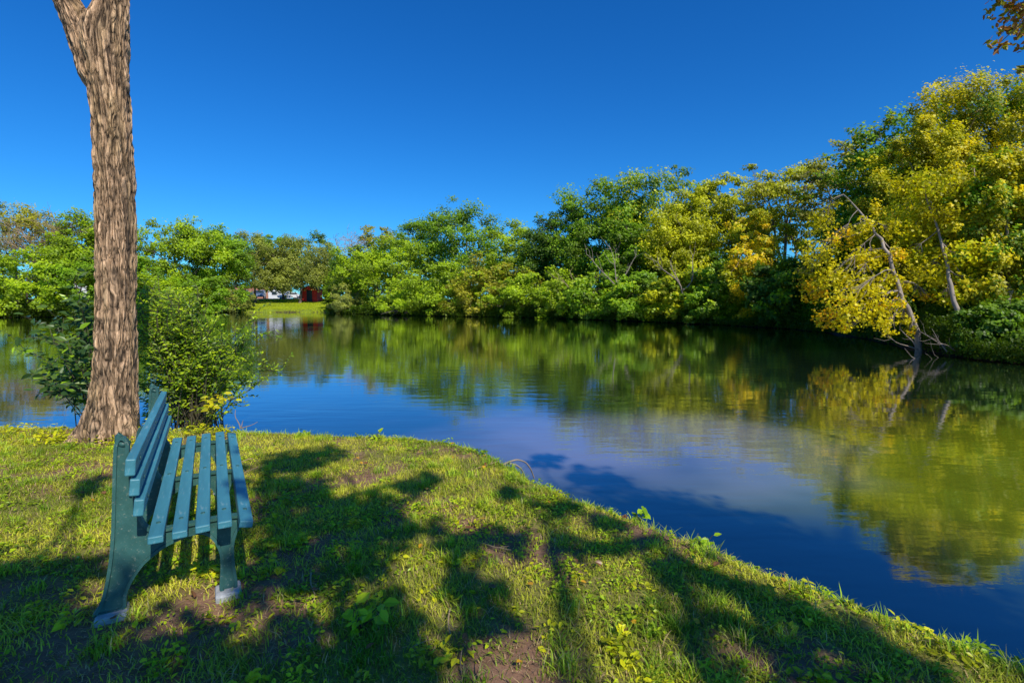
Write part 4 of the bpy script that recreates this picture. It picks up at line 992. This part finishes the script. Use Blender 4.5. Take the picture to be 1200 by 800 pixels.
parts.append(blades(60000, (-9, 4.6), (.9, 7.2), .035, .072, .0055, lambda x, y, s: np.ones_like(x)*.8, lambda x, y, n: gcol(x, y, n)*np.array([.8, 1.05, .8]), lean=.8, clumpf=900))
parts.append(blades(30000, (-14, -9), (1, 9), .02, .06, .009, gden, gcol, lean=.9))
parts.append(blades(160000, (-9, 4.6), (.9, 7.2), .004, .014, .0032, lambda x, y, s: .45+.55*sstep(.48, .62, fbm(x*1.6, y*1.6, seed=21)), lambda x, y, n: np.array([.55, .40, .24])*(.35+.8*rng.random((n, 1))), lean=4.0))
# fringe on the bank edge: taller, greener
parts.append(blades(130000, (-9, 6), (.9, 7.6), .03, .085, .0055, lambda x, y, s: .5*np.ones_like(x)*(fbm(x*3, y*3, seed=90) > .42), lambda x, y, n: gcol(x, y, n)*np.array([.62, .95, .6]), smin=.02, smax=.62, lean=.8))
V = []; F4 = []; F3 = []; Cc = []; off = 0
for v, f4, f3, c in parts: V.append(v); F4.append(f4+off); F3.append(f3+off); Cc.append(c); off += len(v)
tag(link('grass', npmesh('grass', np.concatenate(V), [np.concatenate(F4), np.concatenate(F3)], np.concatenate(Cc)), M['grass']), 'patchy short grass covering the near bank', 'grass', kind='stuff')
# small broad leaved weeds (ground cover)
def weeds(nc, xr, yr, per, rad_, ls, hgt, pal, smin, smax, dens, seed):
    cx_ = rng.uniform(*xr, nc); cy_ = rng.uniform(*yr, nc); s = shore(cx_, cy_); k = (s > smin) & (s < smax) & (np.abs(cx_) < cy_*1.15+1.2) & (rng.random(nc) < dens(cx_, cy_, s)); cx_, cy_ = cx_[k], cy_[k]
    n = len(cx_)*per; idx = np.repeat(np.arange(len(cx_)), per); R_ = rad_*(.5+rng.random(len(cx_)))[idx]
    x = cx_[idx]+rng.normal(size=n)*R_*.5; y = cy_[idx]+rng.normal(size=n)*R_*.5
    z = ground(x, y)+.008+hgt*rng.random(n)*np.exp(-((x-cx_[idx])**2+(y-cy_[idx])**2)/(R_**2+1e-6))*(.5+rng.random(len(cx_)))[idx]
    z = np.maximum(z, WZ+.01); ok_ = shore(x, y) > -.06; x, y, z, idx, R_ = x[ok_], y[ok_], z[ok_], idx[ok_], R_[ok_]; n = len(x)
    t = np.clip(.45+.25*rng.normal(size=len(cx_))[idx]+.2*rng.normal(size=n), 0, 1)
    sz = ls*(.6+.8*rng.random(n))*(.7+.6*rng.random(len(cx_)))[idx]
    return leaves(np.column_stack([x, y, z]), np.array([0, 0, 1.])+unit(n)*.55, sz, palcol(pal, t), 'leaf', .8)
wl = [weeds(3800, (-9, 4.6), (.9, 7.2), 26, .10, .022, .045, 'bright', .3, 99, lambda x, y, s: sstep(.38, .58, fbm(x*.9+7, y*.9, seed=33))*.9+.12, 1),
      weeds(420, (-2.5, 4.6), (.9, 4.5), 20, .09, .032, .06, 'lime', .3, 99, lambda x, y, s: sstep(.40, .58, fbm(x*.9+7, y*.9, seed=34))*.9, 2),
      weeds(1500, (-9, 6), (.9, 7.8), 34, .12, .034, .06, 'green', -.05, .5, lambda x, y, s: np.ones_like(x)*.75, 3),
      weeds(420, (-6.5, -3.2), (5.2, 6.4), 22, .08, .035, .09, 'lime', .15, 1.2, lambda x, y, s: np.ones_like(x)*.5, 4)]
wl.append(weeds(900, (-9, 6), (.9, 7.8), 60, .14, .036, .07, 'deep', -.05, .42, lambda x, y, s: (fbm(x*2.3, y*2.3, seed=96) > .53)*1.0, 5))
wl.append(weeds(240, (-4, 6), (.9, 7.8), 34, .09, .028, .06, 'bright', .12, .55, lambda x, y, s: (fbm(x*3, y*3, seed=97) > .5)*1.0, 6))
V = []; F = []; Cc = []; off = 0
for v, f, c in wl: V.append(v); F.append(f+off); Cc.append(c); off += len(v)
tag(link('ground_cover', npmesh('ground_cover', np.concatenate(V), np.concatenate(F), np.concatenate(Cc)), M['leaf_near']), 'low broad leaved weeds spread through the grass and along the bank edge', 'ground cover', kind='stuff')

# seedling weeds
def seedling(u, v, h, n, ls, label, lean=(0, 0), pal='bright', Yd=None):
    b = onz(u, v, 0); b[2] = gz(b[0], b[1]); r_ = empty('weed_plant', b, label=label, cat='weed'); mb = MB(); C_, N_, D_ = [], [], []
    for st in range(3):
        e = np.array([lean[0]+rng.normal()*h*.35, lean[1]+rng.normal()*h*.2, h*(.7+.4*rng.random())]); c = curve((0, 0, -.01), e, .1, 8); mb.tube(c, np.linspace(.004, .0015, 8), 5)
        for k in range(n//3):
            i0 = rng.integers(2, 8); a_ = rng.random()*2*PI; d = np.array([math.cos(a_), math.sin(a_), .15]); C_.append(c[i0]+d*ls*.42); D_.append(d); N_.append(np.array([rng.normal()*.35, -.35+rng.normal()*.25, 1]))
    t = rng.random(len(C_))*.6+.35
    V, F, c = leaves(np.array(C_), np.array(N_), ls*(.7+.5*rng.random(len(t))), palcol(pal, t), 'leaf', .95, np.array(D_))
    link('leaves', npmesh('leaves', V, F, c), M['leaf_near'], r_); link('stem', mb.mesh('stem'), M['stem'], r_)
seedling(424, 735, .16, 15, .075, 'broad leaved green seedling growing in the shade in the front of the lawn')
seedling(412, 742, .10, 12, .05, 'smaller low weed just left of the broad leaved seedling')
seedling(745, 606, .12, 15, .06, 'green weed standing up on the bank edge against the water', pal='green')
seedling(440, 515, .12, 12, .05, 'little weed on the bank edge beyond the middle of the lawn')
seedling(240, 652, .08, 12, .035, 'small weed growing between the bench legs', pal='green')
seedling(175, 505, .14, 15, .06, 'pale green weed at the right foot of the trunk', pal='lime')
seedling(820, 640, .10, 15, .05, 'weed hanging over the shaded bank edge right of centre', pal='green')

# fallen leaves and bits of litter
me = None
V, F, c = leaves(np.zeros((1, 3)), np.array([[0, 0, 1.]]), 1.0, np.array([[.62, .33, .02]]), 'leaf', 1.1, np.array([[0, 1., 0]]))
lm = npmesh('fallen_leaf', V, F, c); lm.materials.append(M['leaf_near'])
V, F, c = leaves(np.zeros((1, 3)), np.array([[0, 0, 1.]]), 1.0, np.array([[.22, .10, .04]]), 'leaf', 1.1, np.array([[0, 1., 0]]))
lm2 = npmesh('fallen_leaf', V, F, c); lm2.materials.append(M['leaf_near'])
def scatter(n, mesh, label, group, xr, yr, s0, s1):
    k = 0
    while k < n:
        x, y = rng.uniform(*xr), rng.uniform(*yr)
        if abs(x) > y*.95 or shore(np.array([x]), np.array([y]))[0] < .5: continue
        o = bpy.data.objects.new('fallen_leaf', mesh); COL.objects.link(o); sc = rng.uniform(s0, s1); o.scale = (sc,)*3
        o.location = (x, y, gz(x, y)+.034); o.rotation_euler = (rng.normal()*.35, rng.normal()*.35, rng.random()*6); tag(o, label, 'fallen leaf', group); k += 1
scatter(46, lm, 'small yellow fallen leaf lying on the grass', 'yellow fallen leaves on the lawn', (-5, 3), (1.8, 5.6), .025, .045)
scatter(60, lm2, 'small brown curled fallen leaf lying on the grass', 'brown fallen leaves on the lawn', (-5, 3), (1.8, 5.2), .03, .055)

mb = MB(); c = curve((-.5, 0, .012), (.5, .05, .012), .12, 8); c[:, 2] = .012+.02*np.abs(np.sin(np.linspace(0, 7, 8))); mb.tube(c, np.linspace(.022, .010, 8), 5)
mb.tube(curve(c[4], c[4]+np.array([.22, .18, .02]), .1, 4), np.linspace(.012, .006, 4), 4); twm = mb.mesh('fallen_twig'); twm.materials.append(M['twig'])
k = 0
while k < 18:
    x, y = rng.uniform(-4.5, 3), rng.uniform(1.9, 5.4)
    if abs(x) > y*.95 or shore(np.array([x]), np.array([y]))[0] < .4: continue
    o = bpy.data.objects.new('fallen_twig', twm); COL.objects.link(o); sc = rng.uniform(.10, .26); o.scale = (sc, sc, sc); o.location = (x, y, gz(x, y)+.022); o.rotation_euler = (rng.normal()*.08, rng.normal()*.08, rng.random()*6.3)
    tag(o, 'short dry twig lying in the grass', 'twig', 'dry twigs on the lawn'); k += 1
# ------------------------------------------------------------------ light
sd = bpy.data.lights.new('sun', 'SUN'); sd.energy = 5.0; sd.angle = math.radians(.55); sd.color = (1, .94, .82)
so = bpy.data.objects.new('sun', sd); COL.objects.link(so); so.rotation_euler = Vector(SUN).to_track_quat('Z', 'Y').to_euler(); so.location = (5, -8, 20)
wd = bpy.data.worlds.new('World'); scene.world = wd; wd.use_nodes = True; nt = wd.node_tree; nt.nodes.clear(); L = nt.links.new
sky = N(nt, 'ShaderNodeTexSky', sky_type='NISHITA'); sky.sun_disc = False; sky.sun_elevation = sun_el; sky.sun_rotation = sun_az; sky.air_density = 1.0; sky.dust_density = .6; sky.ozone_density = 3.5; sky.altitude = 600
hs = N(nt, 'ShaderNodeHueSaturation'); hs.inputs['Saturation'].default_value = 1.30; hs.inputs['Value'].default_value = 1.0; L(sky.outputs[0], hs.inputs['Color'])
bg = N(nt, 'ShaderNodeBackground'); bg.inputs['Strength'].default_value = .15
tn = N(nt, 'ShaderNodeMix', data_type='RGBA', blend_type='MULTIPLY'); tn.inputs[0].default_value = 1; tn.inputs[7].default_value = (.22, .68, 1.0, 1); L(hs.outputs[0], tn.inputs[6]); L(tn.outputs[2], bg.inputs['Color'])
o = N(nt, 'ShaderNodeOutputWorld'); L(bg.outputs[0], o.inputs[0])
scene.view_settings.view_transform = 'Standard'; scene.view_settings.look = 'None'; scene.view_settings.exposure = 0
scene.render.engine = 'CYCLES'
scene.cycles.max_bounces = 6; scene.cycles.diffuse_bounces = 3; scene.cycles.glossy_bounces = 3; scene.cycles.transmission_bounces = 3; scene.cycles.transparent_max_bounces = 4
